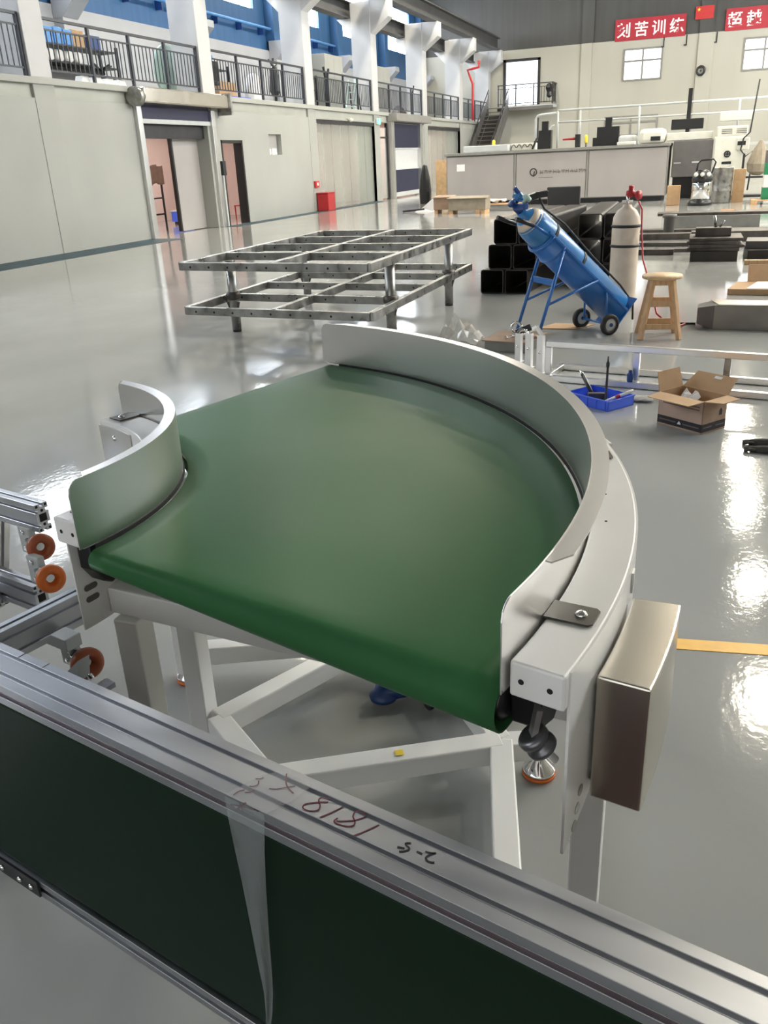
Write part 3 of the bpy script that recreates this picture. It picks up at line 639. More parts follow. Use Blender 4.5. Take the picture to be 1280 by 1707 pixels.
stn = thing('aluminium_stand', 'aluminium profile stand lying on its side with orange levelling feet', 'stand', (-1.95, 1.75, 0))
e1 = dpt(72, 862, 2.25); e2 = dpt(70, 996, 2.25)
vd = (e1-e2).normalized()
prof(e1, e1-sd*.55, stn, up=sn); prof(e2, e2-sd*.55, stn, up=sn)
m1 = dpt(16, 905, 2.28); m2 = dpt(32, 962, 2.2)
prof(dpt(-4, 830, 2.45), dpt(-6, 1010, 2.35), stn, up=sn)
lp0, lp1 = dpt(180, 985, 2.02), dpt(-70, 1112, 1.80); prof(lp0, lp1, stn, up=(lp1-lp0).cross(V((0, 0, 1))))
post = dpt(-60, 1000, 2.3); prof(V((post.x, post.y, 0)), V((post.x, post.y, .62)), stn, up=sd)
q1 = e2-sd*.5; prof(V((q1.x, q1.y, 0)), V((q1.x, q1.y, q1.z)), stn, up=sd)
q1 = dpt(-66, 1112, 1.80); prof(V((q1.x, q1.y, 0)), V((q1.x, q1.y, q1.z)), stn, up=sd)
fd = V((.86, -.5, .10)).normalized()
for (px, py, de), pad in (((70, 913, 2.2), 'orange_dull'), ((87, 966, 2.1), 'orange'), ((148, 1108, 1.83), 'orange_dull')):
    p = dpt(px, py, de); f = foot(p, stn, .12, -fd, pad, .037, True)
    bp = p-fd*.115; bk = obj('foot_block', MB().bar(bp+V((0, 0, -.04)), bp+V((0, 0, .04)), .05, .022, sn), 'machine_light', stn, bevel=.004)
    for z in (-.024, .024): obj('bolt', MB().lathe(bp+V((0, 0, z))+sn*.0115, sn, [(.007, 0), (.007, .004), (.004, .005), (0, .005)], 10), 'chrome', bk)
    tubep2 = obj('foot_arm', MB().cyl(p-fd*.045, p-fd*.11, .011, n=12), 'grey_rubber', stn)
p = dpt(150, 1125, 1.78)
cw = obj('corner_bracket', MB().prism([p, p+sd*-.05+V((0, 0, -.0)), p+V((.0, .01, .045))], sn*.03), 'machine_light', stn)
p = dpt(168, 1140, 1.80); obj('profile_stub', MB().bar(p, p+sd*.03, .03, .012), 'aluminium', stn); obj('bolt', MB().lathe(dpt(153, 1127, 1.755), sn, [(.008, 0), (.008, .006), (.005, .007), (0, .007)], 10), 'chrome', cw)
p = dpt(98, 1082, 1.8); obj('corner_bracket', MB().prism([p+sd*-.07, p+sd*.03, p+sd*.03+V((0, 0, .03)), p+sd*-.02+V((0, 0, .03))], sn*-.04), 'machine_light', stn, bevel=.002)

# ================================================================== STEEL TABLE FRAME
tf = thing('table_frame', 'two-tier bare steel tube frame on four legs standing on the floor', 'steel frame', (-3.4, 8, 0))
ca, cb_, cc, cdd = V((-4.25, 6.47, 0)), V((-2.44, 6.31, 0)), V((-2.43, 9.50, 0)), V((-4.28, 9.62, 0))
for zt in (.685, .305):
    up = V((0, 0, zt)); h = .072
    for p, q, nm in ((ca, cdd, 'side_bar'), (cb_, cc, 'side_bar'), ((ca+cb_)/2, (cc+cdd)/2, 'middle_bar')): obj(nm, MB().bar(p+up, q+up, .05, h+(.002 if nm == 'middle_bar' else 0)), 'raw_steel', tf, bevel=.004)
    for i in range(5):
        f = i/4; obj('cross_bar', MB().bar(ca.lerp(cdd, f)+up, cb_.lerp(cc, f)+up, .05, h-.004), 'raw_steel', tf, bevel=.004)
    for i in range(9):
        p = ca.lerp(cb_, (i+.6)/9.4)+up+V((0, -.026, -.004)); obj('drill_mark', MB().cyl(p, p+V((0, .002, 0)), .010, n=8), 'black_hole', tf)
    for r in (1, 2, 3, 4):
        for i in range(6):
            p = ca.lerp(cdd, r/4).lerp(cb_.lerp(cc, r/4), (i+.5)/6)+up+V((0, -.026, 0)); obj('drill_mark', MB().cyl(p, p+V((0, .002, 0)), .009, n=6), 'black_hole', tf)
for lx, ly in ((-4.14, 7.12), (-2.50, 6.98), (-2.47, 8.74), (-4.2, 8.9)):
    lg = obj('leg', MB().cyl((lx, ly, .02), (lx, ly, .66), .045, n=16), 'raw_steel', tf)
    obj('clamp_collar', MB().lathe((lx, ly, .33), (0, 0, 1), [(.05, -.03), (.068, -.015), (.068, .03), (.05, .045)], 14), 'rust_steel', lg)
    obj('gusset', MB().prism([(lx-.05, ly, .66), (lx+.05, ly, .66), (lx+.03, ly, .55), (lx-.03, ly, .55)], (0, .012, 0)), 'raw_steel', lg)
    obj('gusset', MB().prism([(lx-.07, ly-.02, .28), (lx+.07, ly-.02, .28), (lx+.045, ly-.02, .2), (lx-.045, ly-.02, .2)], (0, .012, 0)), 'rust_steel', lg)
    obj('leg_cap', MB().cyl((lx, ly, 0), (lx, ly, .022), .042, n=14), 'rubber', lg)

# ================================================================== SQUARE TUBES
def sqtube(x, y, z, L, w, ang, lab):
    t = .012; d = V((math.sin(ang), math.cos(ang), 0)); a = V((math.cos(ang), -math.sin(ang), 0)); p = V((x, y, z)); u = V((0, 0, 1)); rr = .03
    def ring(h, off):
        pts = []
        for cxs, czs, st_ in ((1, 1, 0), (-1, 1, 90), (-1, -1, 180), (1, -1, 270)):
            for k in range(4):
                th = R(st_+k*30); r2 = max(.004, rr-(w/2-h)); pts.append(p+d*off+a*(cxs*(h-r2)+r2*math.cos(th))+u*(w/2+czs*(h-r2)+r2*math.sin(th)))
        return pts
    mb = MB().sweep([ring(w/2-t, L), ring(w/2-t, 0), ring(w/2, 0), ring(w/2, L), ring(w/2-t, L)], False, False)
    return single('square_tube', mb, 'black_tube', lab, 'steel tube', 'stacked square tubes')
rown = ['bottom', 'middle', 'top']; tw = .268
for k in range(3):
    for c in range(2):
        sqtube(-2.19+c*.277+k*.055+(.03 if k else 0), 9.55+.02*k, k*.2685, 2.4, tw, R(4), 'black square steel tube, %s %s of the stack behind the blue trolley' % (rown[k], ('left', 'right')[c]))
for k in range(3):
    for c in range(2):
        sqtube(-1.19+c*.285, 10.05+.02*k, k*.2685, 2.4, tw, R(-1), 'black square steel tube, %s %s of the stack behind the white gas cylinder' % (rown[k], ('left', 'right')[c]))

# ================================================================== GAS CYLINDER TROLLEY
ua = R(222); cu = V((math.cos(ua), math.sin(ua), 0)); ax = V((-cu.y, cu.x, 0))   # lean direction and axle direction
wc = V((-.802, 7.498, .085))
tl = R(41); cdv = (cu*math.cos(tl)+V((0, 0, math.sin(tl)))); nrm = ax.cross(cdv).normalized()
if nrm.z < 0: nrm = -nrm
cb0 = wc-cu*.21+V((0, 0, .095)); CR = .134
gc = thing('gas_cylinder', 'blue gas cylinder lying tilted on the blue trolley', 'gas cylinder', cb0)
obj('cylinder_body', MB().lathe(cb0, cdv, [(.09, 0), (CR, .02), (CR, 1.12), (CR*.92, 1.18), (CR*.6, 1.235), (.04, 1.26), (.035, 1.30)], 28), 'cylinder_blue', gc)
neck = cb0+cdv*1.30
obj('shoulder_label', MB().lathe(cb0, cdv, [(CR*.95, 1.172), (CR*.66, 1.232)], 28), 'cyl_white', gc)
pl = cb0+cdv*1.21+nrm*.092; obj('red_mark', MB().lathe(pl, (nrm+cdv*.6).normalized(), [(.022, 0), (.022, .006), (.0, .007)], 12), 'red', gc)
obj('valve', MB().lathe(neck, cdv, [(.03, 0), (.032, .05), (.022, .06), (.022, .09), (.035, .095), (.035, .115), (.01, .118)], 14), 'dark_blue', gc)
vb = neck+cdv*.05
obj('regulator', MB().bar(vb-ax*.02, vb+ax*.13+nrm*.02, .05, .05), 'dark_blue', gc, bevel=.01)
obj('gauge', MB().lathe(vb+nrm*.03+cdv*.03, (nrm*.9-ax*.3), [(.02, 0), (.02, .03), (.045, .035), (.045, .065), (.04, .07), (0, .07)], 18), 'cylinder_blue', gc)
obj('gauge', MB().lathe(vb+ax*.10+nrm*.03+cdv*.02, nrm, [(.015, 0), (.015, .03), (.036, .035), (.036, .06), (0, .062)], 16), 'green_board', gc)
q = vb+nrm*.10; obj('torch_handle', MB().bar(q-cdv*.03, q+nrm*.09-cdv*.09, .055, .05).bar(q+nrm*.07-cdv*.07, q+nrm*.15-cdv*.15, .06, .05), 'black_plastic', gc, bevel=.008)
obj('knob', MB().bar(vb+nrm*.09+cdv*.02, vb+nrm*.10+cdv*.11, .03, .03), 'dark_blue', gc, bevel=.006)
obj('hose', MB().tube([q+nrm*.09-cdv*.10, q+nrm*.06-cdv*.22-ax*.02, cb0+cdv*.9+nrm*(CR+.05), cb0+cdv*.5+nrm*(CR+.03), cb0+cdv*.1+nrm*(CR+.03), cb0-cdv*.12+nrm*(CR+.0), cb0-cdv*.22+nrm*.03], .009, 8), 'rubber', gc)
for h in (.98, .62): obj('strap', MB().lathe(cb0, cdv, [(CR+.004, h-.014), (CR+.004, h+.014)], 28), 'rubber', gc)
tr_ = thing('cylinder_trolley', 'blue two-wheeled gas cylinder trolley propped on its legs', 'trolley', (wc.x, wc.y, 0))
grid = []
for i in range(2):
    grid.append([cb0+cdv*(.0+i*1.02)+(ax*math.cos(t)+nrm*math.sin(t))*(CR+.016) for t in [math.pi+math.pi*k/16 for k in range(17)]])
obj('cradle', MB().sheet(grid), 'blue_paint', tr_, solid=.006)
for s in (-1, 1): obj('cradle_edge', MB().bar(cb0+ax*s*(CR+.017), cb0+cdv*1.06+ax*s*(CR+.017), .022, .022), 'blue_paint', tr_, bevel=.004)
for h in (1.0, .86): obj('cradle_hoop', MB().tube([cb0+cdv*h+(ax*math.cos(t)+nrm*math.sin(t))*(CR+.022) for t in [math.pi+math.pi*k/14 for k in range(15)]], .009), 'blue_paint', tr_)
obj('toe_plate', MB().bar(cb0-cdv*.015-nrm*.155, cb0-cdv*.015+nrm*.13, .31, .012, cdv), 'blue_paint', tr_, bevel=.003)
for s in (-1, 1):
    w0 = wc+ax*s*.205
    wh = obj('wheel', MB().lathe(w0-ax*.022, ax, [(.055, 0), (.078, 0), (.088, .01), (.088, .034), (.078, .044), (.055, .044), (.055, 0)], 28, True, False), 'rubber', tr_)
    obj('hub', MB().lathe(w0-ax*.02, ax, [(.02, 0), (.06, .004), (.06, .036), (.02, .04)], 24), 'machine_light', wh)
    obj('hub_cap', MB().cyl(w0-ax*.028, w0+ax*.028, .016, n=14), 'dark_blue', wh)
    f0 = V((wc.x, wc.y, 0))+cu*.70+ax*s*.17; t0 = cb0+cdv*.86-nrm*.03+ax*s*(CR+.03)
    obj('leg', MB().cyl(f0, t0, .014, n=10), 'blue_paint', tr_); obj('brace', MB().cyl(f0.lerp(t0, .42), cb0+cdv*.42+ax*s*(CR+.02), .011, n=8), 'blue_paint', tr_)
    obj('wheel_stay', MB().cyl(wc+ax*s*.16, cb0+cdv*.28+ax*s*(CR+.02)-nrm*.02, .010, n=8), 'blue_paint', tr_)
    h0 = cb0+cdv*1.05+ax*s*(CR+.01)-nrm*.02; obj('handle', MB().cyl(h0, h0+cdv*.14+cu*.05, .012, n=8), 'blue_paint', tr_)
    obj('handle_grip', MB().cyl(h0+cdv*.12+cu*.045, h0+cdv*.24+cu*.12-V((0, 0, .02)), .018, n=12), 'black_plastic', tr_)
fa = V((wc.x, wc.y, 0))+cu*.70; ta_ = cb0+cdv*.86-nrm*.03
obj('leg_cross_bar', MB().bar((fa-ax*.17).lerp(ta_-ax*(CR+.03), .66), (fa+ax*.17).lerp(ta_+ax*(CR+.03), .66), .006, .05), 'blue_paint', tr_)
obj('axle', MB().cyl(wc-ax*.2, wc+ax*.2, .010, n=10), 'blue_paint', tr_)
# white acetylene cylinder
wcl = thing('gas_cylinder', 'off-white upright gas cylinder with two black bands and a red regulator', 'gas cylinder', (-.685, 8.66, 0))
P = V((-.685, 8.66, 0))
obj('cylinder_body', MB().lathe(P, (0, 0, 1), [(.11, .0), (.128, .02), (.130, .06), (.130, .80), (.122, .86), (.09, .92), (.045, .95), (.04, .97)], 32), 'cyl_white', wcl)
for z in (.78, .60): obj('band', MB().lathe(P, (0, 0, 1), [(.132, z-.012), (.139, z-.006), (.139, z+.008), (.132, z+.014)], 32), 'rubber', wcl)
obj('valve', MB().cyl(P+V((0, 0, .97)), P+V((0, 0, 1.06)), .016, n=10).bar(P+V((-.05, 0, 1.0)), P+V((.05, 0, 1.0)), .022, .022), 'chrome', wcl)
rg = obj('regulator', MB().lathe(P+V((.02, -.01, 1.04)), (.1, -.2, 1), [(.02, 0), (.042, .01), (.042, .05), (.025, .06), (.025, .10), (0, .10)], 14), 'red', wcl)
obj('gauge', MB().lathe(P+V((.06, -.02, 1.05)), (.8, -.5, .1), [(.012, 0), (.012, .03), (.04, .032), (.04, .06), (0, .062)], 16), 'red', wcl)
obj('hose', MB().tube([P+V((.10, -.04, 1.0)), P+V((.14, -.06, .93)), P+V((.15, -.08, .75)), P+V((.19, -.25, .5)), P+V((.30, -.55, .28)), P+V((.38, -.95, .12)), P+V((.5, -1.0, .03)), P+V((.58, -.92, .012)), P+V((.62, -.8, .012))], .008, 8), 'red', wcl)

# ================================================================== WOODEN STOOL
sx, sy = -.268, 7.33
so = thing('wooden_stool', 'round-topped light wooden stool beside the white gas cylinder', 'stool', (sx, sy, 0))
SH = .50
obj('seat', MB().lathe((sx, sy, SH-.03), (0, 0, 1), [(.14, 0), (.158, .006), (.16, .018), (.155, .03), (0, .031)], 32), 'wood_top', so)
tops = []; feet = []
for k in range(4):
    th = R(45+90*k+8); tops.append(V((sx+.105*math.cos(th), sy+.105*math.sin(th), SH-.03))); feet.append(V((sx+.215*math.cos(th), sy+.215*math.sin(th), 0)))
    obj('leg', MB().bar(feet[k], tops[k], .036, .036, (math.cos(th), math.sin(th), 0)), 'wood', so, bevel=.003)
for k in range(4):
    for f in ((.28, .66) if k % 2 else (.22, .60)):
        obj('rung', MB().bar(feet[k].lerp(tops[k], f), feet[(k+1) % 4].lerp(tops[(k+1) % 4], f), .016, .045), 'wood', so, bevel=.002)
    obj('apron', MB().bar(feet[k].lerp(tops[k], .95), feet[(k+1) % 4].lerp(tops[(k+1) % 4], .95), .016, .045), 'wood', so, bevel=.002)

# ================================================================== OPEN CARDBOARD BOX
b0, b1, b2 = at(1095, 705, z=0), at(1168, 725, z=0), at(1202, 713, z=0)
ex = (b1-b0); ey = (b2-b1); ey = ey-ex*(ey.dot(ex)/ex.dot(ex)); ey = ey.normalized()*.20; bh_ = .185
bb = thing('cardboard_box', 'open cardboard box with black printed band and all four flaps spread', 'box', b0+ex/2+ey/2)
def wallp(nm, p, q, m='card_pink', z0=0, z1=bh_, t=.004, parent=bb, n=None):
    d = (q-p).normalized(); a = d.cross(V((0, 0, 1)))*t; U = V((0, 0, 1))
    return obj(nm, MB().prism([p+U*z0, q+U*z0, q+U*z1, p+U*z1], -a), m, parent)
c0, c1, c2, c3 = b0, b1, b1+ey, b0+ey
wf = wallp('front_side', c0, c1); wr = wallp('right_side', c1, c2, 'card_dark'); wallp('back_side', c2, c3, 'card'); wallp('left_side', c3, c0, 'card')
obj('bottom', MB().prism([c0+V((0, 0, .001)), c1+V((0, 0, .001)), c2+V((0, 0, .001)), c3+V((0, 0, .001))], (0, 0, .004)), 'card', bb)
n1 = -ey.normalized()*.0006; n2 = ex.normalized()*.0006
for base, p, q, w_, n_ in (('f', c0, c1, wf, n1), ('r', c1, c2, wr, n2)):
    U = V((0, 0, 1)); d = q-p
    obj('printed_band', MB().prism([p+d*.0+U*.010+n_, q+U*.010+n_, q+U*.055+n_, p+U*.055+n_], n_), 'print_black', w_)
    obj('printed_line', MB().prism([p+d*.05+U*.03+n_*2.2, p+d*.42+U*.03+n_*2.2, p+d*.42+U*.038+n_*2.2, p+d*.05+U*.038+n_*2.2], n_), 'print_dark', w_)
    obj('printed_line', MB().prism([p+d*.58+U*.028+n_*2.2, p+d*.94+U*.028+n_*2.2, p+d*.94+U*.036+n_*2.2, p+d*.58+U*.036+n_*2.2], n_), 'print_dark', w_)
U = V((0, 0, 1))
for zz in (.145, .128): obj('printed_line', MB().prism([c0+ex*.1+U*zz+n1, c0+ex*.92+U*zz+n1, c0+ex*.92+U*(zz+.006)+n1, c0+ex*.1+U*(zz+.006)+n1], n1), 'print_dark', wf)
obj('printed_emblem', MB().prism([c0+ex*.46+U*.026+n1*2.2, c0+ex*.54+U*.026+n1*2.2, c0+ex*.54+U*.032+n1*2.2, c0+ex*.5+U*.045+n1*2.2], n1), 'paper', wf)
obj('printed_arrow', MB().prism([c1+ey*.7+U*.085+n2, c1+ey*.82+U*.085+n2, c1+ey*.82+U*.11+n2, c1+ey*.76+U*.125+n2, c1+ey*.7+U*.11+n2], n2), 'print_black', wr)
def flap(p, q, out, up, taper=.012):
    d = (q-p).normalized(); v = out*.115+U*up
    return obj('flap', MB().prism([p+U*bh_, q+U*bh_, q-d*taper+U*bh_+v, p+d*taper+U*bh_+v], (d.cross(v)).normalized()*.004), 'card', bb)
flap(c0, c1, -ey.normalized()*1.0, -.005); flap(c1, c2, ex.normalized()*.85, .005, .03); fb = flap(c2, c3, ey.normalized()*.85, .075, .02); flap(c3, c0, -ex.normalized()*.25, .105, .008)
obj('paper_label', MB().prism([c3+ex*.5+U*(bh_+.055)+ey.normalized()*.068, c3+ex*.66+U*(bh_+.055)+ey.normalized()*.068, c3+ex*.66+U*(bh_+.065)+ey.normalized()*.082, c3+ex*.5+U*(bh_+.065)+ey.normalized()*.082], U*.003), 'paper', fb)
pc = c0+ex*.38+ey*.45
single('crumpled_paper', MB().sheet([[pc+ex.normalized()*(.02*i-.05)+ey.normalized()*.03*j+U*(.135+.018*math.sin(i*1.9+j*.7)+.02*j) for i in range(6)] for j in range(3)], False), 'paper', 'white crumpled paper inside the open cardboard box', 'paper', solid=.002)

# ================================================================== BLUE TRAY WITH TOOLS, RAGS, GLOVES
t0, t1 = at(980, 686, z=0), at(1020, 686, z=0); tc0 = at(1004, 668, z=0)
tx = (at(1018, 688, z=0)-at(976, 677, z=0)).normalized(); ty = V((-tx.y, tx.x, 0)); tc = at(1000, 672, z=0)
ty_ = thing('plastic_tray', 'shallow blue plastic tray on the floor holding tools', 'tray', tc)
def tb(a0, a1, b0_, b1_, z0, z1): return MB().hexa([tc+tx*x+ty*y+U*z0 for x, y in ((a0, b0_), (a1, b0_), (a1, b1_), (a0, b1_))], [tc+tx*x+ty*y+U*z1 for x, y in ((a0, b0_), (a1, b0_), (a1, b1_), (a0, b1_))])
TW, TD, TH = .165, .115, .065
obj('tray_bottom', tb(-TW, TW, -TD, TD, 0, .006), 'blue_plastic', ty_)
for a0, a1, c_, d_ in ((-TW, TW, -TD, -TD+.006), (-TW, TW, TD-.006, TD), (-TW, -TW+.006, -TD, TD), (TW-.006, TW, -TD, TD)): obj('tray_side', tb(a0, a1, c_, d_, 0, TH), 'blue_plastic', ty_)
for a0, a1, c_, d_ in ((-TW-.006, TW+.006, -TD-.006, -TD+.006), (-TW-.006, TW+.006, TD-.006, TD+.006), (-TW-.006, -TW+.006, -TD, TD), (TW-.006, TW+.006, -TD, TD)): obj('tray_rim', tb(a0, a1, c_, d_, TH-.008, TH), 'blue_plastic', ty_, bevel=.002)
for k in range(5): obj('tray_rib', tb(-TW+.02+k*.07, -TW+.028+k*.07, -TD-.004, -TD, .004, TH-.008), 'blue_plastic', ty_)
def P_(x, y, z): return tc+tx*x+ty*y+U*z
h = thing('hammer', 'black and chrome handled hammer lying in the blue tray', 'hammer', P_(-.05, .0, .01))
obj('handle', MB().cyl(P_(-.21, .06, .135), P_(-.05, -.01, .04), .012, n=12), 'black_plastic', h); obj('handle_stripe', MB().cyl(P_(-.2, .062, .142), P_(-.06, .0, .053), .004, n=8), 'paper', h); obj('head', MB().bar(P_(-.06, -.05, .04), P_(.0, .04, .035), .035, .05), 'rust_steel', h, bevel=.004); obj('end_cap', MB().cyl(P_(-.235, .07, .15), P_(-.205, .058, .132), .010, n=10), 'chrome', h)
h = thing('torque_rod', 'thin dark steel rod standing up in the blue tray', 'tool', P_(.035, .01, .006))
obj('rod', MB().lathe(P_(.035, .01, .006), (0, .03, 1), [(.016, 0), (.016, .02), (.008, .03), (.007, .22), (.011, .23), (.011, .25), (.006, .26), (.004, .29), (0, .292)], 12), 'dark_steel', h)
h = thing('marker_pen', 'white and red marker pen leaning on the edge of the blue tray', 'marker', P_(.10, .0, .02))
obj('barrel', MB().cyl(P_(.075, -.06, .03), P_(.125, -.005, .062), .010, n=10), 'paper', h); obj('collar', MB().cyl(P_(.125, -.005, .062), P_(.142, .013, .073), .0115, n=10), 'red', h); obj('cap', MB().cyl(P_(.142, .013, .073), P_(.195, .07, .105), .010, n=10), 'paper', h)
rg_ = at(1068, 668, z=0); gr = []
for i in range(7): gr.append([rg_+V((-.07+.024*i, -.05+.022*j, .006+.028*abs(math.sin(i*1.7+j*1.1))*(1-abs(j-2.5)/4))) for j in range(6)])
single('grey_rag', MB().sheet(gr), 'rag', 'crumpled grey rag beside the blue tray', 'rag', solid=.004)
for k, (px, py, dx) in enumerate(((1263, 742, 0), (1266, 754, .01))):
    p = at(px, py, z=0); g = thing('work_glove', ('upper', 'lower')[k]+' dark work glove lying at the right edge of the picture', 'glove', p)
    mb = MB().lathe(p+V((0, 0, .014)), (1, -.1, .05), [(.006, -.05), (.016, -.04), (.02, -.01), (.022, .03), (.02, .07), (.024, .09)], 12)
    obj('palm', mb, 'glove', g)
    for f in range(3): obj('finger', MB().tube([p+V((-.02, -.012+.012*f, .014)), p+V((-.05, -.018+.016*f, .016)), p+V((-.075, -.02+.017*f, .010))], .008, 8), 'glove', g)

# ================================================================== STAINLESS FRAME AND LOOSE PARTS BEHIND THE CURVE
fa0, fa1 = at(905, 634, z=0), at(1290, 667, z=0); fx = (fa1-fa0).normalized(); fn = V((-fx.y, fx.x, 0))
sf = thing('stainless_frame', 'low stainless steel tube frame standing on the floor behind the cardboard box', 'steel frame', (fa0+fa1)/2)
FH = .245; FL = (fa1-fa0).length+.7
fp = lambda s, n_, z: fa0+fx*s+fn*n_+U*z
obj('lower_rail', MB().bar(fp(0, 0, .022), fp(FL, 0, .022), .04, .04), 'stainless', sf, bevel=.003); obj('lower_rail', MB().bar(fp(0, .35, .022), fp(FL, .35, .022), .04, .04), 'stainless', sf, bevel=.003)
obj('upper_rail', MB().bar(fp(0, .06, FH), fp(FL, .06, FH), .04, .04), 'stainless', sf, bevel=.003)
for s in (.02, .62, 1.18, 1.75): obj('upright', MB().bar(fp(s, .05, .04), fp(s, .05, FH-.02), .035, .04, fx), 'stainless' if s < 1 else 'raw_steel', sf, bevel=.003)
for s in (.02, 1.75): obj('cross_rail', MB().bar(fp(s, .0, .022), fp(s, .35, .022), .04, .04), 'stainless', sf, bevel=.003)
single('blue_can', MB().lathe(fp(.60, -.012, .0445), (0, 0, 1), [(.02, 0), (.022, .004), (.022, .05), (.014, .06), (.014, .075), (0, .076)], 16), 'dark_blue', 'small dark blue spray can on the lower rail of the stainless frame', 'can')
for k, (px, s, lab) in enumerate(((905, .0, 'right'), (886, 0, 'middle'), (869, 0, 'left'))):
    p = at(px-6, 622-k*10, z=0); bk = thing('upright_bracket', 'shiny upright steel bracket, %s of three at the end of the stainless frame' % lab, 'bracket', p)
    hh = (.27, .25, .21)[k]
    obj('plate', MB().bar(p, p+U*hh, .05, .006, fn), 'stainless', bk, bevel=.001); obj('flange', MB().bar(p+fx*.025, p+fx*.025+U*hh, .006, .05, fn), 'stainless', bk); obj('base_plate', MB().bar(p-fx*.035, p+fx*.04, .06, .006), 'stainless', bk)
    obj('bolt', MB().lathe(p+U*hh*.55-fn*.004, -fn, [(.01, 0), (.01, .008), (0, .009)], 8), 'chrome', bk)
pb = at(850, 590, z=0)
bxp = thing('parts_crate', 'low grey steel crate full of metal parts behind the curved guard', 'crate', pb)
cp = lambda x, y, z: pb+fx*x+fn*y+U*z
obj('crate_body', MB().hexa([cp(-.24, .05, 0), cp(.12, .05, 0), cp(.12, .45, 0), cp(-.24, .45, 0)], [cp(-.24, .05, .08), cp(.12, .05, .08), cp(.12, .45, .08), cp(-.24, .45, .08)]), 'machine_rim', bxp, bevel=.005)
obj('crate_lid', MB().hexa([cp(-.26, .03, .08), cp(.14, .03, .08), cp(.14, .47, .08), cp(-.26, .47, .08)], [cp(-.26, .03, .09), cp(.14, .03, .09), cp(.14, .47, .09), cp(-.26, .47, .09)]), 'card_dark', bxp, bevel=.003)
single('steel_ring', MB().torus(cp(-.05, .25, 0.157), (-.2, -1, .25), .045, .012), 'chrome', 'shiny steel ring standing on the parts crate', 'ring')
single('shaft_collar', MB().torus(cp(.05, .14, 0.127), (.5, -1, .5), .04, .014).cyl(cp(-.02, .10, 0.117), cp(.0, .12, 0.132), .012), 'chrome', 'chrome shaft collar on the front edge of the parts crate', 'collar')
single('clamp_plate', MB().bar(cp(.02, .22, 0.112), cp(.12, .26, 0.172), .12, .008).bar(cp(.12, .26, 0.172), cp(.17, .27, 0.102), .12, .008), 'stainless', 'bent stainless clamp plate on the parts crate', 'plate')
single('black_bracket', MB().bar(cp(-.02, .18, 0.132), cp(.09, .21, 0.182), .03, .05), 'black_plastic', 'black bracket lying across the parts crate', 'bracket')
single('spare_bolt', MB().cyl(cp(-.07, .09, 0.107), cp(-.02, .11, 0.117), .009).lathe(cp(-.07, .09, 0.107), (-1, -.4, -.2), [(.016, 0), (.016, .012)], 6, False), 'chrome', 'loose bolt on the parts crate', 'bolt')
bp_ = at(765, 572, z=0); gr = []
for i in range(10):
    gr.append([bp_+V((-.2+.042*i, -.12+.045*j, .005+(.17+.06*math.sin(i*2.1+j*1.7)+.03*math.cos(i*3.3-j*2.3))*max(0, 1-((i-4.5)/5)**2)*max(0, 1-((j-3.5)/4)**2))) for j in range(8)])
single('plastic_bag', MB().sheet(gr, False), 'bag', 'crumpled clear plastic bag on the floor behind the outer guard', 'plastic bag')
p = at(940, 545, z=0); single('cardboard_sheet', MB().hexa([p+V(v) for v in ((-.22, -.12, .003), (.12, -.12, .003), (.26, .12, .003), (-.1, .14, .003))], [p+V(v) for v in ((-.22, -.12, .008), (.12, -.12, .008), (.26, .12, .008), (-.1, .14, .008))]), 'card', 'flat cardboard sheet on the floor under the blue trolley legs', 'cardboard')
# steel duct at the right
p0 = at(1187, 549, z=0); dt = thing('steel_duct', 'long grey steel duct with a tapered end at the right edge', 'duct', p0+V((.5, .1, 0)))
dp_ = lambda x, y, z: p0+V((x, y-.17*x*0, z))
obj('duct_shell', MB().sweep([[dp_(0, 0, 0), dp_(0, .30, 0), dp_(0, .30, .20), dp_(0, 0, .20)], [dp_(1.1, -.05, 0), dp_(1.1, .25, 0), dp_(1.1, .25, .20), dp_(1.1, -.05, .20)]], False), 'duct_grey', dt, bevel=.003)
obj('tapered_end', MB().sweep([[dp_(-.13, .06, .035), dp_(-.13, .26, .035), dp_(-.13, .26, .17), dp_(-.13, .06, .17)], [dp_(0, 0, 0), dp_(0, .30, 0), dp_(0, .30, .2), dp_(0, 0, .2)]], False), 'machine_dark', dt)
obj('opening', MB().bar(dp_(-.131, .16, .10), dp_(-.133, .16, .10), .19, .125), 'black_hole', dt)
obj('lid', MB().hexa([dp_(.03, .0, .203), dp_(1.1, -.03, .203), dp_(1.1, .2, .203), dp_(-.03, .25, .203)], [dp_(.03, .0, .212), dp_(1.1, -.03, .212), dp_(1.1, .2, .212), dp_(-.03, .25, .212)]), 'stainless_warm', dt)
single('floor_rod', MB().cyl(p0+V((-.62, .22, .01)), p0+V((-.14, .2, .01)), .009), 'dark_steel', 'thin dark rod on the floor between stool and steel duct', 'rod')
p = at(1262, 487, z=0); ob = thing('flattened_carton', 'opened carton with raised flap behind the steel duct', 'carton', p)
obj('carton_base', MB().hexa([p+V(v) for v in ((-.3, -.2, .002), (.4, -.25, .002), (.4, .25, .002), (-.2, .2, .002))], [p+V(v) for v in ((-.3, -.2, .06), (.4, -.25, .06), (.4, .25, .08), (-.2, .2, .08))]), 'card', ob)
obj('carton_flap', MB().hexa([p+V(v) for v in ((-.1, .2, .08), (.22, .2, .08), (.22, .21, .08), (-.1, .21, .08))], [p+V(v) for v in ((-.1, .3, .25), (.24, .3, .25), (.24, .31, .25), (-.1, .31, .25))]), 'card', ob)
obj('inner_sheet', MB().hexa([p+V(v) for v in ((-.12, -.2, .061), (.3, -.2, .061), (.3, .15, .082), (.0, .15, .082))], [p+V(v) for v in ((-.12, -.2, .068), (.3, -.2, .068), (.3, .15, .09), (.0, .15, .09))]), 'paper', ob)
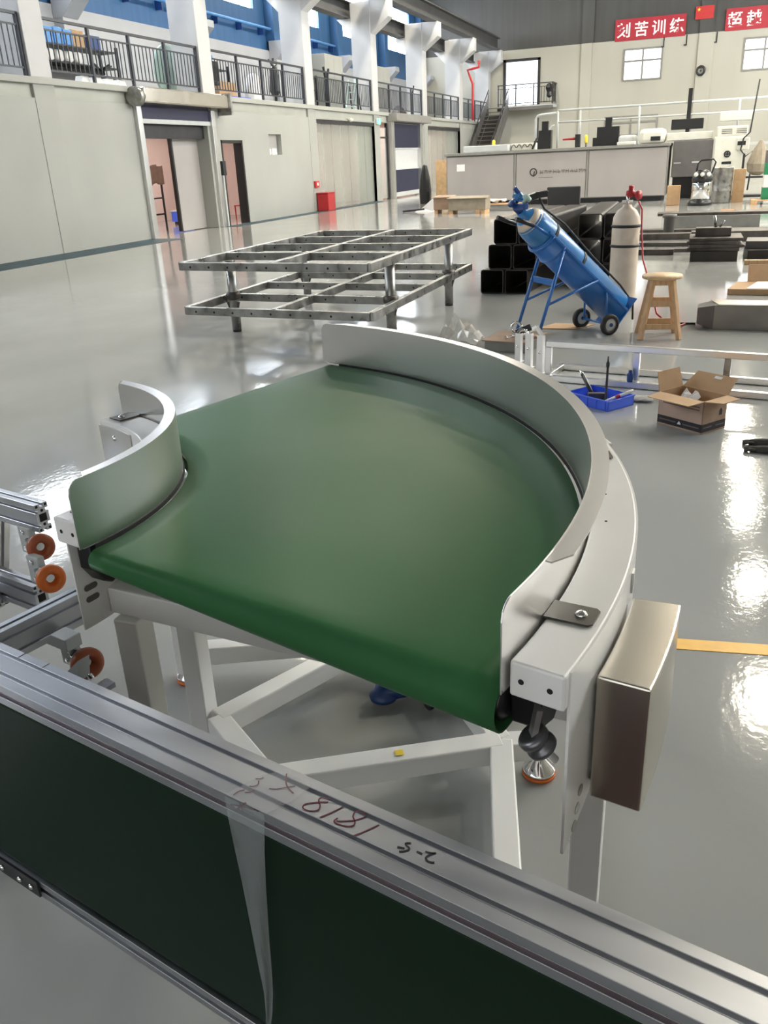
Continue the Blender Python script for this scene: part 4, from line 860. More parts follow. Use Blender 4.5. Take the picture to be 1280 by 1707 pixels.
p = at(1270, 592, z=0); gr = [[p+V((-.1+.03*i, -.05+.03*j, .004+.02*abs(math.sin(i+j*1.4)))) for j in range(4)] for i in range(8)]
# grinder under the curved conveyor
gp = at(656, 1180, z=0)
g = thing('angle_grinder', 'small blue angle grinder with coiled cable on the floor under the belt', 'grinder', gp)
obj('body', MB().lathe(gp+V((-.03, .02, .04)), (1, .5, .12), [(.018, -.01), (.03, 0), (.03, .07), (.022, .09), (.022, .14), (.012, .15)], 16), 'dark_blue', g)
obj('head', MB().lathe(gp+V((-.035, .015, .02)), (0, 0, 1), [(.04, 0), (.042, .012), (.025, .03), (.02, .05), (0, .052)], 18), 'dark_blue', g)
obj('cable', MB().tube([gp+V((.08+.04*math.cos(t)-.02*t*.3, .09+.045*math.sin(t), .012+.004*t)) for t in [k*.5 for k in range(28)]], .005, 6), 'rubber', g)
q = at(716, 1184, z=0); single('hand_tool', MB().lathe(q+V((0, 0, .018)), (.5, .8, .35), [(.012, -.01), (.016, 0), (.014, .03), (.017, .06), (.014, .085), (0, .087)], 14), 'black_plastic', 'short black cylindrical tool on the floor beside the blue grinder', 'tool')

# ================================================================== FAR MACHINE AND ITS PLATFORM
MY = 27.6
mx = lambda px: at(px, 300, y=MY).x
mc = thing('long_machine', 'long grey machine cabinet with three front panels and a small logo', 'machine', (-4.5, MY+1.1, 0))
X0, X1 = -7.83, -1.13
obj('housing', B(X0, X1, MY+.03, MY+2.3, .14, 1.5), 'machine_rim', mc); obj('plinth', B(X0+.1, X1-.1, MY+.15, MY+2.2, 0, .14), 'black_plastic', mc)
s1, s2 = mx(858), mx(978)
for a, b in ((X0+.03, s1-.04), (s1+.04, s2-.04), (s2+.04, X1-.03)): obj('front_panel', B(a, b, MY, MY+.04, .16, 1.47), 'machine_grey', mc, bevel=.008)
for a in (s1, s2): obj('panel_seam', B(a-.03, a+.03, MY-.012, MY+.03, .16, 1.5), 'machine_rim', mc)
obj('top_rim', B(X0-.04, X1+.03, MY-.06, MY+2.35, 1.5, 1.58), 'machine_rim', mc, bevel=.01)
p = at(768, 280, y=MY); obj('nameplate', B(p.x-.13, p.x+.13, MY-.006, MY, p.z-.1, p.z+.1), 'paper', mc)
p = at(889, 287, y=MY)
lg = obj('emblem', MB().torus((p.x, MY-.006, p.z), (0, 1, 0), .10, .016, 24, 6), 'print_black', mc)
obj('emblem_stroke', MB().prism([(p.x-.02, MY-.008, p.z-.13), (p.x+.02, MY-.008, p.z-.13), (p.x+.05, MY-.008, p.z+.02), (p.x+.02, MY-.008, p.z+.03)], (0, .006, 0)), 'print_black', lg)
ct = MB(); xx = p.x+.20
for k in range(11):
    for q in range(4): ct.box(xx+.015*(k % 2)+.028*q, xx+.015*(k % 2)+.028*q+.012, MY-.004, MY, p.z-.06+.02*((k+q) % 3), p.z+.05-.02*((k*2+q) % 3))
    ct.box(xx, xx+.1, MY-.004, MY, p.z+.02*((k*3) % 4)-.04, p.z+.02*((k*3) % 4)-.022); xx += .13
obj('company_name', ct, 'print_dark', mc)
obj('underline', B(p.x+.16, p.x+.6, MY-.004, MY, p.z-.17, p.z-.155), 'print_dark', mc)
# items on the machine
zt = 1.58
def mbox(px0, px1, y0, y1, z0, z1, m, nm, lab, cat, bev=.02): return single(nm, B(at(px0, 240, y=y0).x, at(px1, 240, y=y0).x, y0, y1, z0, z1), m, lab, cat, bevel=bev)
mbox(772, 846, MY+.3, MY+1.4, zt, zt+.19, 'machine_light', 'flat_cover', 'flat grey cover on the left end of the long machine', 'cover')
mbox(1030, 1060, MY+1.2, MY+1.9, zt, zt+.28, 'machine_light', 'grey_housing', 'rounded grey housing on the long machine beside the white motor', 'housing', .08)
wm = thing('white_motor', 'large white rounded motor housing on the long machine', 'motor', (at(1085, 240, y=MY+1).x, MY+1.2, zt))
a, b = at(1064, 240, y=MY+.9).x, at(1108, 240, y=MY+.9).x
obj('housing', B(a, b, MY+.9, MY+1.7, zt, zt+.42), 'machine_white', wm, bevel=.12); obj('dark_recess', B(b-.42, b-.14, MY+.885, MY+.91, zt+.08, zt+.2), 'black_plastic', wm)
mbox(1028, 1059, MY+.2, MY+.5, zt, zt+.09, 'machine_white', 'white_switch', 'small white switch box on the front edge of the long machine', 'switch box')
for px, lab in ((823, 'left'), (977, 'right')):
    x = at(px, 230, y=MY+1.6).x; t = thing('signal_lamp', 'yellow signal lamp on the %s half of the long machine' % lab, 'lamp', (x, MY+1.6, zt))
    obj('stem', MB().cyl((x, MY+1.6, zt), (x, MY+1.6, zt+.12), .02, n=8), 'dark_steel', t); obj('lens', MB().lathe((x, MY+1.6, zt+.12), (0, 0, 1), [(.05, 0), (.055, .03), (.05, .2), (.02, .24), (0, .24)], 14), 'yellow', t)
x = at(962, 230, y=MY+1.3).x; t = thing('red_gun', 'dark box with a red lever on the long machine', 'lever box', (x, MY+1.3, zt)); obj('box', B(x-.05, x+.1, MY+1.2, MY+1.4, zt, zt+.38), 'dark_steel', t); obj('lever', MB().cyl((x-.45, MY+1.3, zt+.25), (x-.04, MY+1.3, zt+.26), .025, .04), 'red', t)
for k, (px, h, w_) in enumerate(((1010, .75, .8), (905, .75, .55))):
    x = at(px, 230, y=MY+2.0).x; t = thing('black_tower', 'stepped black machine tower, %s' % ('in front of the dark window' if k == 0 else 'under the far balcony'), 'machine tower', (x, MY+2, zt))
    obj('tower_step', B(x-w_/2, x+w_/2, MY+1.9, MY+2.2, zt, zt+h*.35), 'black_plastic', t); obj('tower_step', B(x-w_/2+.12, x+w_/2, MY+1.9, MY+2.2, zt+h*.35, zt+h*.75), 'black_plastic', t); obj('tower_step', B(x-.04, x+.16, MY+1.95, MY+2.15, zt+h*.75, zt+h*1.1), 'black_plastic', t)
cb2 = thing('cable_bundle', 'white casing with looping dark cables on the long machine', 'cables', (at(870, 240, y=MY+.6).x, MY+.6, zt))
a = at(851, 240, y=MY+.6).x; b = at(892, 240, y=MY+.6).x
obj('casing', B(a, b, MY+.7, MY+1.0, zt, zt+.2), 'machine_white', cb2, bevel=.02); obj('cable', MB().tube([(a+(b-a)*i/20, MY+.66, zt+.05+.12*abs(math.sin(i*.7))) for i in range(21)], .014, 6), 'rubber', cb2)
obj('hose', MB().tube([(b-.1, MY+.68, zt+.02), (b-.02, MY+.68, zt+.2), (b+.05, MY+.7, zt+.35), (b+.06, MY+.7, zt+.9)], .03, 8), 'rubber', cb2)
# platform behind with pipe railing
PY = 30.2
pf = thing('machine_platform', 'raised walkway with white pipe railing behind the long machine', 'platform', (-1.7, PY+.6, 0))
rx0, rx1 = -4.78, 3.2; RZ = 2.72
obj('deck', B(rx0, rx1, PY-.1, PY+1.3, 1.42, 1.5), 'machine_light', pf)
for z, r_ in ((RZ, .035), (RZ-.35, .028)): obj('rail', MB().cyl((rx0, PY, z), (rx1, PY, z), r_, n=10), 'machine_light', pf)
for px in (930, 967, 1065, 1145, 1230): x = at(px, 200, y=PY).x; obj('rail_post', MB().cyl((x, PY, 1.5), (x, PY, RZ), .032, n=10), 'machine_light', pf)
for x in (rx0+.05, rx1-.05, -1): obj('leg', B(x-.05, x+.05, PY, PY+.1, 0, 1.42), 'machine_light', pf); obj('leg', B(x-.05, x+.05, PY+1.1, PY+1.2, 0, 1.42), 'machine_light', pf)
x = at(893, 200, y=PY).x; x2 = at(930, 200, y=PY).x
t = thing('pipe_gate', 'white bent pipe gate at the left end of the walkway', 'pipe', (x, PY, 0)); obj('pipe', MB().tube([(x, PY, 0), (x, PY, 2.5), (x+.06, PY, 2.6), (x+.2, PY, 2.63), (rx0-.04, PY, 2.66)], .035, 8), 'machine_light', t); obj('pipe', MB().tube([(x+.42, PY+.3, 0), (x+.42, PY+.3, 2.2), (x+.5, PY+.3, 2.28), (x2-.16, PY+.3, 2.3)], .03, 8), 'machine_light', t)
t = thing('ceiling_monitor', 'black monitor arm on the walkway beside the white cabinet', 'monitor', (at(1145, 200, y=PY).x, PY, 1.5)); x = at(1145, 200, y=PY).x
obj('monitor', B(x-.45, x+.5, PY-.15, PY-.05, 1.95, 2.25), 'black_plastic', t, bevel=.02); obj('arm', B(x-.02, x+.1, PY-.12, PY-.04, 1.5, 3.1), 'black_plastic', t)
# second, darker machine
t = thing('dark_machine', 'dark grey machine body right of the long machine, open beneath', 'machine', (-.5, 29, 0)); a, b = X1+.1, at(1187, 260, y=28.3).x
obj('body', B(a, b, 28.3, 30, .62, 1.62), 'machine_dark', t, bevel=.02); obj('underframe', B(a+.05, b-.05, 28.9, 29.8, 0, .62), 'black_plastic', t); obj('mark', B(b-.55, b-.35, 28.293, 28.3, 1.0, 1.04), 'machine_light', t); obj('mark', B(a+.05, a+.25, 28.293, 28.3, 1.0, 1.03), 'machine_light', t)
mbox(1110, 1187, 28.6, 29.6, 1.63, 1.85, 'machine_white', 'white_cover', 'long white cover on top of the dark grey machine', 'cover')
# white electrical cabinet
cy_ = 28.25; a, b = at(1187, 270, y=cy_).x, at(1238, 270, y=cy_).x
t = thing('electrical_cabinet', 'tall cream white electrical cabinet with round emblem and cooling unit on top', 'cabinet', ((a+b)/2, cy_+.3, 0))
obj('body', B(a, b, cy_, cy_+.7, .06, 1.68), 'machine_white', t, bevel=.015); obj('plinth', B(a+.02, b-.02, cy_+.03, cy_+.65, 0, .06), 'dark_steel', t)
dr = obj('door', B(a+.03, b-.03, cy_-.025, cy_, .1, 1.64), 'machine_white', t, bevel=.01); obj('door_lock', B(a+.07, a+.16, cy_-.035, cy_-.02, .68, .82), 'machine_dark', dr)
cxm = (a+b)/2; em = obj('emblem', MB().torus((cxm-.03, cy_-.03, 1.2), (0, 1, 0), .075, .022, 20, 6), 'dark_steel', t); obj('emblem_bar', B(cxm-.045, cxm-.015, cy_-.035, cy_-.02, 1.13, 1.27).box(cxm-.1, cxm+.04, cy_-.035, cy_-.02, 1.185, 1.215), 'dark_steel', em)
obj('warning_text', B(cxm-.16, cxm+.1, cy_-.03, cy_-.025, .93, 1.0), 'dark_steel', t)
ac = obj('cooling_unit', B(a+.05, b+.05, cy_+.1, cy_+.65, 1.68, 1.95), 'machine_white', t, bevel=.03)
for k in range(3):
    for xx in (a+.18, a+.58): obj('vent_slot', B(xx, xx+.28, cy_+.09, cy_+.1, 1.75+.05*k, 1.765+.05*k), 'machine_dark', ac)
obj('meter', B(b-.22, b+.12, cy_-.06, cy_-.02, 1.3, 1.62), 'machine_white', t, bevel=.02); obj('meter_display', B(b-.2, b+.02, cy_-.066, cy_-.06, 1.42, 1.53), 'dark_steel', t)
obj('cable', MB().tube([(b+.2, cy_-.1, 3.1), (b+.1, cy_-.1, 1.75), (b-.05, cy_-.1, 1.6), (b-.1, cy_-.1, 1.3), (b+.05, cy_-.1, 1.12), (b+.22, cy_-.1, 1.25), (b+.24, cy_-.1, .9), (b+.2, cy_-.1, .2)], .022, 8), 'rubber', t)
single('ceiling_unit', B(a+.1, b+.2, cy_+1.2, cy_+1.7, 2.1, 2.35), 'machine_white', 'white air conditioner casing behind the electrical cabinet', 'air conditioner', bevel=.03)
# vacuum cleaner, drum, cartons, tan board, welder, bag, striped post
p = at(1166, 342, z=0); t = thing('vacuum_cleaner', 'black and chrome workshop vacuum cleaner with a push handle', 'vacuum cleaner', p)
obj('drum', MB().lathe(p, (0, 0, 1), [(.2, .1), (.24, .12), (.24, .55), (.22, .58)], 20), 'chrome', t); obj('motor_head', MB().lathe(p, (0, 0, 1), [(.25, .58), (.26, .66), (.2, .82), (.1, .88), (0, .88)], 20), 'black_plastic', t)
obj('base', MB().lathe(p, (0, 0, 1), [(.3, .0), (.32, .04), (.28, .12)], 16), 'black_plastic', t); obj('push_handle', MB().tube([p+V((-.18, .1, .6)), p+V((-.14, .1, 1.02)), p+V((-.06, .1, 1.1)), p+V((.24, .1, 1.12)), p+V((.3, .1, 1.05)), p+V((.2, .1, .7))], .022, 8), 'black_plastic', t)
for dx in (-.16, 0, .16): obj('knob', MB().lathe(p+V((dx, -.22, .76)), (0, -1, .2), [(.05, 0), (.055, .03), (.03, .05), (0, .05)], 12), 'machine_white', t)
p = at(1200, 338, z=0); single('steel_drum', MB().lathe(p, (0, 0, 1), [(.25, 0), (.26, .02), (.26, .3), (.267, .31), (.26, .33), (.26, .86), (.265, .87), (.265, .9), (.25, .9), (.25, .88), (0, .88)], 24), 'raw_steel', 'galvanised steel drum between vacuum cleaner and stacked cartons', 'drum')
p = at(1219, 337, z=0)
for k in range(3): single('brown_carton', B(p.x-.01, p.x+.28, p.y-.15, p.y+.2, k*.28, k*.28+.275), 'card', 'brown carton, %s of three stacked beside the steel drum' % ('lowest', 'middle', 'topmost')[k], 'box', 'cartons by the drum')
p = at(1121, 342, z=0); single('tan_block', B(p.x-.17, p.x+.17, p.y-.1, p.y+.1, 0, .5), 'card', 'plain tan block standing at the right foot of the long machine', 'block', bevel=.01)
p = at(1255, 331, z=0); t = thing('waste_bag', 'crumpled tan paper bag hanging on a black trolley', 'bag', (p.x, p.y, 0))
obj('bag', MB().lathe((p.x, p.y, .62), (.05, 0, 1), [(.1, 0), (.26, .1), (.3, .3), (.22, .55), (.16, .7), (.05, .9), (0, .92)], 9, False), 'dusty_card', t); obj('trolley_frame', B(p.x-.4, p.x-.34, p.y-.1, p.y-.04, 0, 1.2).box(p.x+.2, p.x+.26, p.y-.1, p.y-.04, 0, 1.2).box(p.x-.4, p.x+.26, p.y-.3, p.y+.3, .05, .12).box(p.x-.4, p.x+.26, p.y-.1, p.y-.04, .55, .6), 'dark_steel', t)
p = at(1273, 340, z=0); t = thing('pallet', 'small wooden pallet under the green and white striped post', 'pallet', p)
for k in range(3): obj('board', B(p.x-.32, p.x+.5, p.y-.3+.22*k, p.y-.14+.22*k, .09, .115), 'wood', t)
for k in range(2): obj('block', B(p.x-.32+.55*k, p.x-.18+.55*k, p.y-.3, p.y+.3, 0, .09), 'wood', t)
t = thing('striped_post', 'thick green and white striped column guard at the right edge', 'post', (p.x+.12, p.y+.1, .115))
for k, (z0, z1, m) in enumerate(((.115, .40, 'green_paint'), (.40, .70, 'white_paint'), (.70, .98, 'green_paint'), (.98, 1.28, 'machine_dark'))): obj('stripe', B(p.x-.08, p.x+.5, p.y-.1, p.y+.4, z0, z1), m, t, bevel=.01)
struct('column_right', B(p.x+.0, p.x+.42, p.y+.0, p.y+.3, .0, 11), 'machine_light', 'slim steel column at the right edge behind the striped post', 'column') if False else None

# ================================================================== BANNERS, FLAG, FAR BALCONY, STAIRS
def banner(x0, x1, z0, z1, body, lab, nch):
    t = thing('red_banner', lab, 'banner', ((x0+x1)/2, FY-.04, z0)); obj('cloth', B(x0, x1, FY-.05, FY-.035, z0, z1), 'red_banner', t)
    pitch = (x1-x0)/nch; sz = (z1-z0)*.72
    for i, ch in enumerate(body): text('character', ch, sz, 'white_text', t, (x0+pitch*(i+.5)-sz*.5, FY-.055, z0+(z1-z0)*.22), (1, 0, 0), (0, 0, 1), .004, .012)
banner(-5.42, -1.80, 6.88, 7.91, '刻苦训练', 'red banner with four white characters left of the red flag', 4)
banner(.15, 3.77, 6.91, 7.93, '超越', 'red banner with white characters at the right edge of the far wall', 4)
t = thing('wall_flag', 'small red flag with a yellow star between the two banners', 'flag', (-.92, FY-.04, 7.56)); obj('cloth', B(-1.36, -.46, FY-.06, FY-.045, 7.57, 8.17), 'flag_red', t)
sp = []
for k in range(10): r_ = .1 if k % 2 == 0 else .04; sp.append((-1.2+r_*math.sin(k*math.pi/5), FY-.066, 8.02+r_*math.cos(k*math.pi/5)))
obj('star', MB().prism(sp, (0, .005, 0)), 'yellow', t)
t = thing('wall_fan', 'small dark round fan on the far wall below the flag', 'fan', (-.85, FY-.25, 5.1)); obj('fan_ring', MB().torus((-.85, FY-.2, 5.15), (.3, 1, 0), .2, .06, 20, 8), 'dark_steel', t); obj('fan_hub', MB().cyl((-.85, FY-.24, 5.15), (-.85, FY, 5.15), .05), 'dark_steel', t)
for x, lab in ((-2.85, 'left'), (-1.7, 'middle'), (-.2, 'right')):
    t = thing('lamp_bracket', 'dark wall bracket hanging under the banner, %s of three' % lab, 'bracket', (x, FY-.05, 6.5)); obj('arm', B(x-.03, x+.03, FY-.03, FY, 6.45, 6.92), 'dark_steel', t); obj('plate', B(x-.12, x+.03, FY-.16, FY, 6.42, 6.47), 'dark_steel', t)
BY = 51.7
bl = thing('far_balcony', 'grey steel balcony with railing in front of the bright far doorway', 'balcony', (-10, BY+.6, 3.84))
obj('deck', B(-11.6, -8.45, BY, FY, 3.84, 4.0), 'machine_light', bl, bevel=.01); obj('edge_beam', B(-11.6, -8.45, BY-.03, BY, 3.78, 3.95), 'machine_dark', bl)
obj('top_rail', B(-11.6, -8.45, BY-.03, BY+.03, 5.05, 5.1), 'dark_steel', bl); obj('lower_rail', B(-11.6, -8.45, BY-.02, BY+.02, 4.1, 4.14), 'dark_steel', bl); obj('upper_rail', B(-11.6, -8.45, BY-.02, BY+.02, 4.88, 4.91), 'dark_steel', bl)
for x in (-11.55, -10.55, -9.55, -8.5): obj('post', B(x-.03, x+.03, BY-.03, BY+.03, 4, 5.08), 'dark_steel', bl)
for i in range(1, 20): x = -11.55+3.05*i/20; obj('baluster', B(x-.012, x+.012, BY-.012, BY+.012, 4.12, 4.9), 'dark_steel', bl)
obj('side_rail', B(-8.53, -8.47, BY, FY, 5.05, 5.1).box(-8.53, -8.47, BY, FY, 4.1, 4.14), 'dark_steel', bl)
for i in range(1, 8): y = BY+1.3*i/8; obj('baluster', B(-8.51, -8.49, y-.01, y+.01, 4.1, 5.07), 'dark_steel', bl)
single('hung_jacket', MB().lathe((-8.65, BY-.16, 4.3), (0, 0, 1), [(.05, 0), (.16, .1), (.14, .3), (.22, .5), (.15, .66), (.06, .72), (0, .73)], 9, False), 'black_plastic', 'black jacket hung on the right corner of the far balcony railing', 'jacket')
stp = thing('steel_staircase', 'dark steel staircase climbing to the far balcony', 'staircase', (-11.5, 48.5, 0))
ns = 19; yb0, yb1 = 45.6, 51.6; xs0, xs1 = -12.1, -10.95
for s, x in ((0, xs0), (1, xs1)):
    obj('stringer', MB().prism([(x-.02, yb0, 0), (x-.02, yb0+.4, 0), (x-.02, yb1, 3.6), (x-.02, yb1, 3.95), (x-.02, yb1-.3, 3.95), (x-.02, yb0-.05, .12)], (.04, 0, 0)), 'machine_dark', stp)
    obj('handrail', MB().tube([(x, yb0, .95), (x, yb1, 4.9)], .03, 8), 'dark_steel', stp)
    obj('side_sheet', MB().prism([(x, yb0, .3), (x, yb1, 4.15), (x, yb1, 4.6), (x, yb0, .75)], (.01, 0, 0)), 'machine_dark', stp)
    for k in range(5): y = yb0+.1+(yb1-yb0-.2)*k/4; z = (y-yb0)/(yb1-yb0)*3.95; obj('baluster', B(x-.015, x+.015, y-.015, y+.015, z, z+.95), 'dark_steel', stp)
for k in range(ns): y = yb0+(yb1-yb0)*k/ns; z = 3.95*(k+1)/ns; obj('tread', B(xs0, xs1, y, y+.3, z-.03, z), 'machine_dark', stp)
obj('soffit', MB().prism([(xs0+.05, yb0+.5, .0), (xs0+.05, yb1, 3.6), (xs0+.05, yb1, 3.55), (xs0+.05, yb0+.55, 0)], (xs1-xs0-.1, 0, 0)), 'machine_dark', stp)
x, y, z = at(783, 165, y=47.2); t = thing('fire_hose_pipe', 'red fire pipe bending down beside the last gallery columns', 'pipe', (x, 47.2, 3.24)); q1 = at(798, 112, y=47.2); q2 = at(779, 117, y=47.2); q3 = at(788, 140, y=47.2); q4 = at(788, 172, y=47.2)
obj('pipe', MB().tube([q1+V((0, 0, .3)), q1, q1.lerp(q2, .5), q2, q2.lerp(q3, .5), q3, q4, V((q4.x, q4.y, 3.24))], .06, 8), 'red', t)

# ================================================================== SMALL THINGS ALONG THE LEFT WALL
x = XW+.25; t = thing('fire_extinguisher_bin', 'red fire extinguisher cabinet on the floor left of the wide strip curtain', 'cabinet', (x, 27.6, 0)); obj('body', B(x-.2, x+.2, 27.25, 27.85, 0, .55), 'red', t, bevel=.02); obj('lid', B(x-.21, x+.21, 27.23, 27.87, .55, .58), 'red', t)
t = thing('alarm_box', 'small red alarm box on the left wall above the red cabinet', 'alarm', (XW, 27.3, .75)); obj('body', B(XW, XW+.08, 27.15, 27.45, .75, .95), 'red', t, bevel=.01); obj('button', MB().cyl((XW+.08, 27.3, .85), (XW+.095, 27.3, .85), .05), 'paper', t)
t = thing('exit_sign', 'green glowing exit sign on the fourth column', 'sign', (XW+.1, 33.5, 2.8)); obj('sign_case', B(XW+.02, XW+.1, 33.3, 33.7, 2.78, 3.0), 'machine_light', t, bevel=.01); obj('sign_face', B(XW+.1, XW+.106, 33.32, 33.68, 2.8, 2.98), 'exit_glow', t)
obj('running_figure', MB().lathe((XW+.107, 33.52, 2.95), (1, 0, 0), [(.02, 0), (.02, .002)], 10).add([(XW+.108, 33.47, 2.93), (XW+.108, 33.57, 2.93), (XW+.108, 33.55, 2.87), (XW+.108, 33.58, 2.81), (XW+.108, 33.52, 2.86), (XW+.108, 33.45, 2.81)], [(0, 1, 2, 4), (2, 3, 4), (0, 4, 5)]), 'white_text', t)
t = thing('security_camera', 'small white dome camera over the wide strip curtain', 'camera', (XW+.15, 30.5, 2.86)); obj('dome', MB().lathe((XW+.12, 30.5, 2.9), (0, 0, -1), [(.09, 0), (.085, .05), (.05, .09), (0, .1)], 14), 'machine_white', t); obj('mount', B(XW, XW+.14, 30.44, 30.56, 2.9, 2.93), 'machine_white', t)
t = thing('blue_crate', 'blue plastic crate on the floor inside the pink room', 'crate', (-14.6, 21.9, 0)); p = at(305, 347, x=-14.6); obj('crate_shell', B(-14.8, -14.4, p.y-.35, p.y+.35, .08, .38), 'blue_plastic', t, bevel=.01); obj('crate_foot', B(-14.75, -14.45, p.y-.3, p.y+.3, 0, .08), 'black_plastic', t); obj('crate_rim', B(-14.83, -14.37, p.y-.38, p.y+.38, .36, .4), 'machine_light', t)
t = thing('red_chair', 'small red plastic chair just inside the narrow doorway', 'chair', (-13.2, 23.3, 0)); p = at(404, 345, x=-13.2); obj('seat', B(-13.4, -13.0, p.y-.15, p.y+.25, .4, .43), 'red', t); obj('backrest', B(-13.02, -12.98, p.y-.15, p.y+.25, .43, .8), 'red', t)
for dx in (-.18, .18):
    for dy in (-.12, .22): obj('leg', B(-13.2+dx-.015, -13.2+dx+.015, p.y+dy-.015, p.y+dy+.015, 0, .4), 'red', t)
t = thing('low_bench', 'low dark bench inside the narrow doorway', 'bench', (-15, 24.5, 0)); p = V((-15, 24.6, 0)); obj('bench_top', B(-15.3, -14.7, p.y-.3, p.y+.9, .3, .36), 'dark_steel', t); obj('bench_side', B(-15.25, -14.75, p.y-.25, p.y-.2, 0, .3).box(-15.25, -14.75, p.y+.8, p.y+.85, 0, .3), 'dark_steel', t)
t = thing('hanging_clothes', 'reddish clothes on a rack at the left side of the roller door opening', 'clothes', (-13.6, 18.9, 0)); p = at(256, 300, x=-13.6); obj('rack', B(-13.62, -13.58, p.y-.3, p.y-.26, 0, 1.6).box(-13.62, -13.58, p.y+.3, p.y+.34, 0, 1.6).box(-13.62, -13.58, p.y-.3, p.y+.34, 1.56, 1.6).box(-13.62, -13.58, p.y-.3, p.y+.34, .4, .44).box(-13.62, -13.58, p.y-.3, p.y+.34, .8, .84), 'dark_steel', t); obj('cloth', MB().sheet([[(-13.55+.05*math.sin(i*2.1), p.y-.3+.09*i, 1.62-.45*j/4-.03*math.sin(i*1.3)) for i in range(8)] for j in range(5)]), 'card_pink', t, solid=.02)
# gallery contents
def rack(y0, y1, x0, x1, zs, lab):
    t = thing('shelf_rack', lab, 'shelf', ((x0+x1)/2, (y0+y1)/2, 3.22))
    for x in (x0, x1):
        for y in (y0, y1): obj('upright', B(x-.03, x+.03, y-.03, y+.03, 3.22, zs[-1]+.1), 'dark_steel', t)
    for z in zs: obj('shelf', B(x0, x1, y0, y1, z-.03, z), 'dark_steel', t)
    obj('back_sheet', B(x0-.02, x0, y0, y1, 3.25, zs[-2] if len(zs) > 2 else zs[-1]), 'machine_dark', t)
rack(16.4, 19.6, -14.4, -13.9, (3.45, 3.85, 4.2), 'dark steel shelf rack on the gallery behind the second railing')
for k in range(5): single('storage_bin', B(-14.3, -13.92, 16.45+k*.33, 16.74+k*.33, 4.201, 4.52+.02*(k % 2)), 'box_blue', 'blue storage bin, %s from the left on the gallery rack' % ('first', 'second', 'third', 'fourth', 'fifth')[k], 'bin', 'blue bins on the gallery rack', bevel=.02)
single('pale_box', B(-14.25, -13.95, 18.1, 18.5, 4.201, 4.55), 'yellow_line' if False else 'card', 'pale carton beside the blue bins on the gallery rack', 'box', bevel=.01)
single('navy_box', B(-14.3, -13.95, 18.6, 19.1, 4.201, 4.5), 'dark_blue', 'dark blue box at the right end of the gallery rack', 'box', bevel=.02)
for k in range(4): single('white_roll', MB().cyl((-14.2, 17.2+.32*k, 3.97), (-13.9, 17.2+.32*k, 3.97), .115, n=14), 'paper', 'white roll on the middle shelf of the gallery rack, %s from the left' % ('first', 'second', 'third', 'fourth')[k], 'roll', 'white rolls on the gallery rack')
p = at(172, 112, x=-13.05); t = thing('swivel_chair_base', 'black upturned swivel chair behind the second railing', 'chair', (-13.05, p.y, 3.22))
obj('seat', MB().lathe((-13.05, p.y, 3.3), (0, .2, 1), [(.2, 0), (.28, .05), (.26, .16), (.1, .22)], 14), 'black_plastic', t); obj('column', MB().cyl((-13.05, p.y, 3.48), (-13.05, p.y-.1, 3.95), .035), 'black_plastic', t)
for k in range(5): th = k*1.256; obj('base_arm', MB().cyl((-13.05, p.y-.1, 3.62), (-13.05+.25*math.cos(th), p.y-.1+.32*math.sin(th), 3.72), .03, .02), 'black_plastic', t)
for k in range(4): y = 16.2+.42*k; single('foam_block', MB().prism([(-12.62, y, 3.245), (-12.62, y+.3, 3.245), (-12.62, y+.24, 3.38), (-12.62, y+.06, 3.38)], (.18, 0, 0)), 'paper', 'white foam block on the gallery edge, %s from the left' % ('first', 'second', 'third', 'fourth')[k], 'foam block', 'foam blocks on the gallery edge')
p = at(282, 122, x=-13.4); single('round_board', MB().cyl((-13.45, p.y, p.z-.05), (-13.38, p.y, p.z-.05), .62, n=32), 'green_board', 'large pale green round board leaning behind the second railing', 'board') if p.z-.05-.62 > 3.2 else single('round_board', MB().cyl((-13.45, p.y, 3.85), (-13.38, p.y, 3.85), .62, n=32), 'green_board', 'large pale green round board leaning behind the second railing', 'board')
p = at(14, 100, x=-13); single('red_drum', MB().lathe((-13.35, p.y-.3, 3.22), (0, 0, 1), [(.22, 0), (.24, .02), (.24, .2), (.25, .22), (.24, .24), (.24, .5), (.2, .52)], 20), 'red', 'red drum behind the railing at the left edge', 'drum')
p = at(370, 130, x=-12.8); t = thing('office_chair', 'black office chair behind the third railing', 'chair', (-13.2, p.y, 3.22)); obj('seat', B(-13.45, -13.0, p.y-.25, p.y+.25, 3.6, 3.7), 'black_plastic', t, bevel=.03); obj('backrest', B(-13.05, -12.98, p.y-.22, p.y+.22, 3.7, 4.2), 'black_plastic', t, bevel=.03); obj('column', MB().cyl((-13.22, p.y, 3.3), (-13.22, p.y, 3.6), .03), 'black_plastic', t); obj('foot', MB().lathe((-13.22, p.y, 3.22), (0, 0, 1), [(.28, 0), (.28, .04), (.05, .08)], 5, False), 'black_plastic', t)
rack(23.2, 24.7, -14.2, -13.7, (3.75, 4.15), 'low dark shelf with boxes behind the third railing')
single('teal_box', B(-14.1, -13.75, 23.3, 24.0, 4.151, 4.5), 'box_blue', 'blue box on the low shelf behind the third railing', 'box', bevel=.02); single('orange_carton', B(-13.6, -13.2, 23.2, 24.2, 3.221, 3.75), 'card', 'orange brown carton behind the third railing', 'box')
single('blue_sheet', B(-12.75, -12.42, 21.5, 23.6, 3.241, 3.29), 'blue_plastic', 'blue plastic sheet along the gallery edge behind the third railing', 'sheet', bevel=.01)
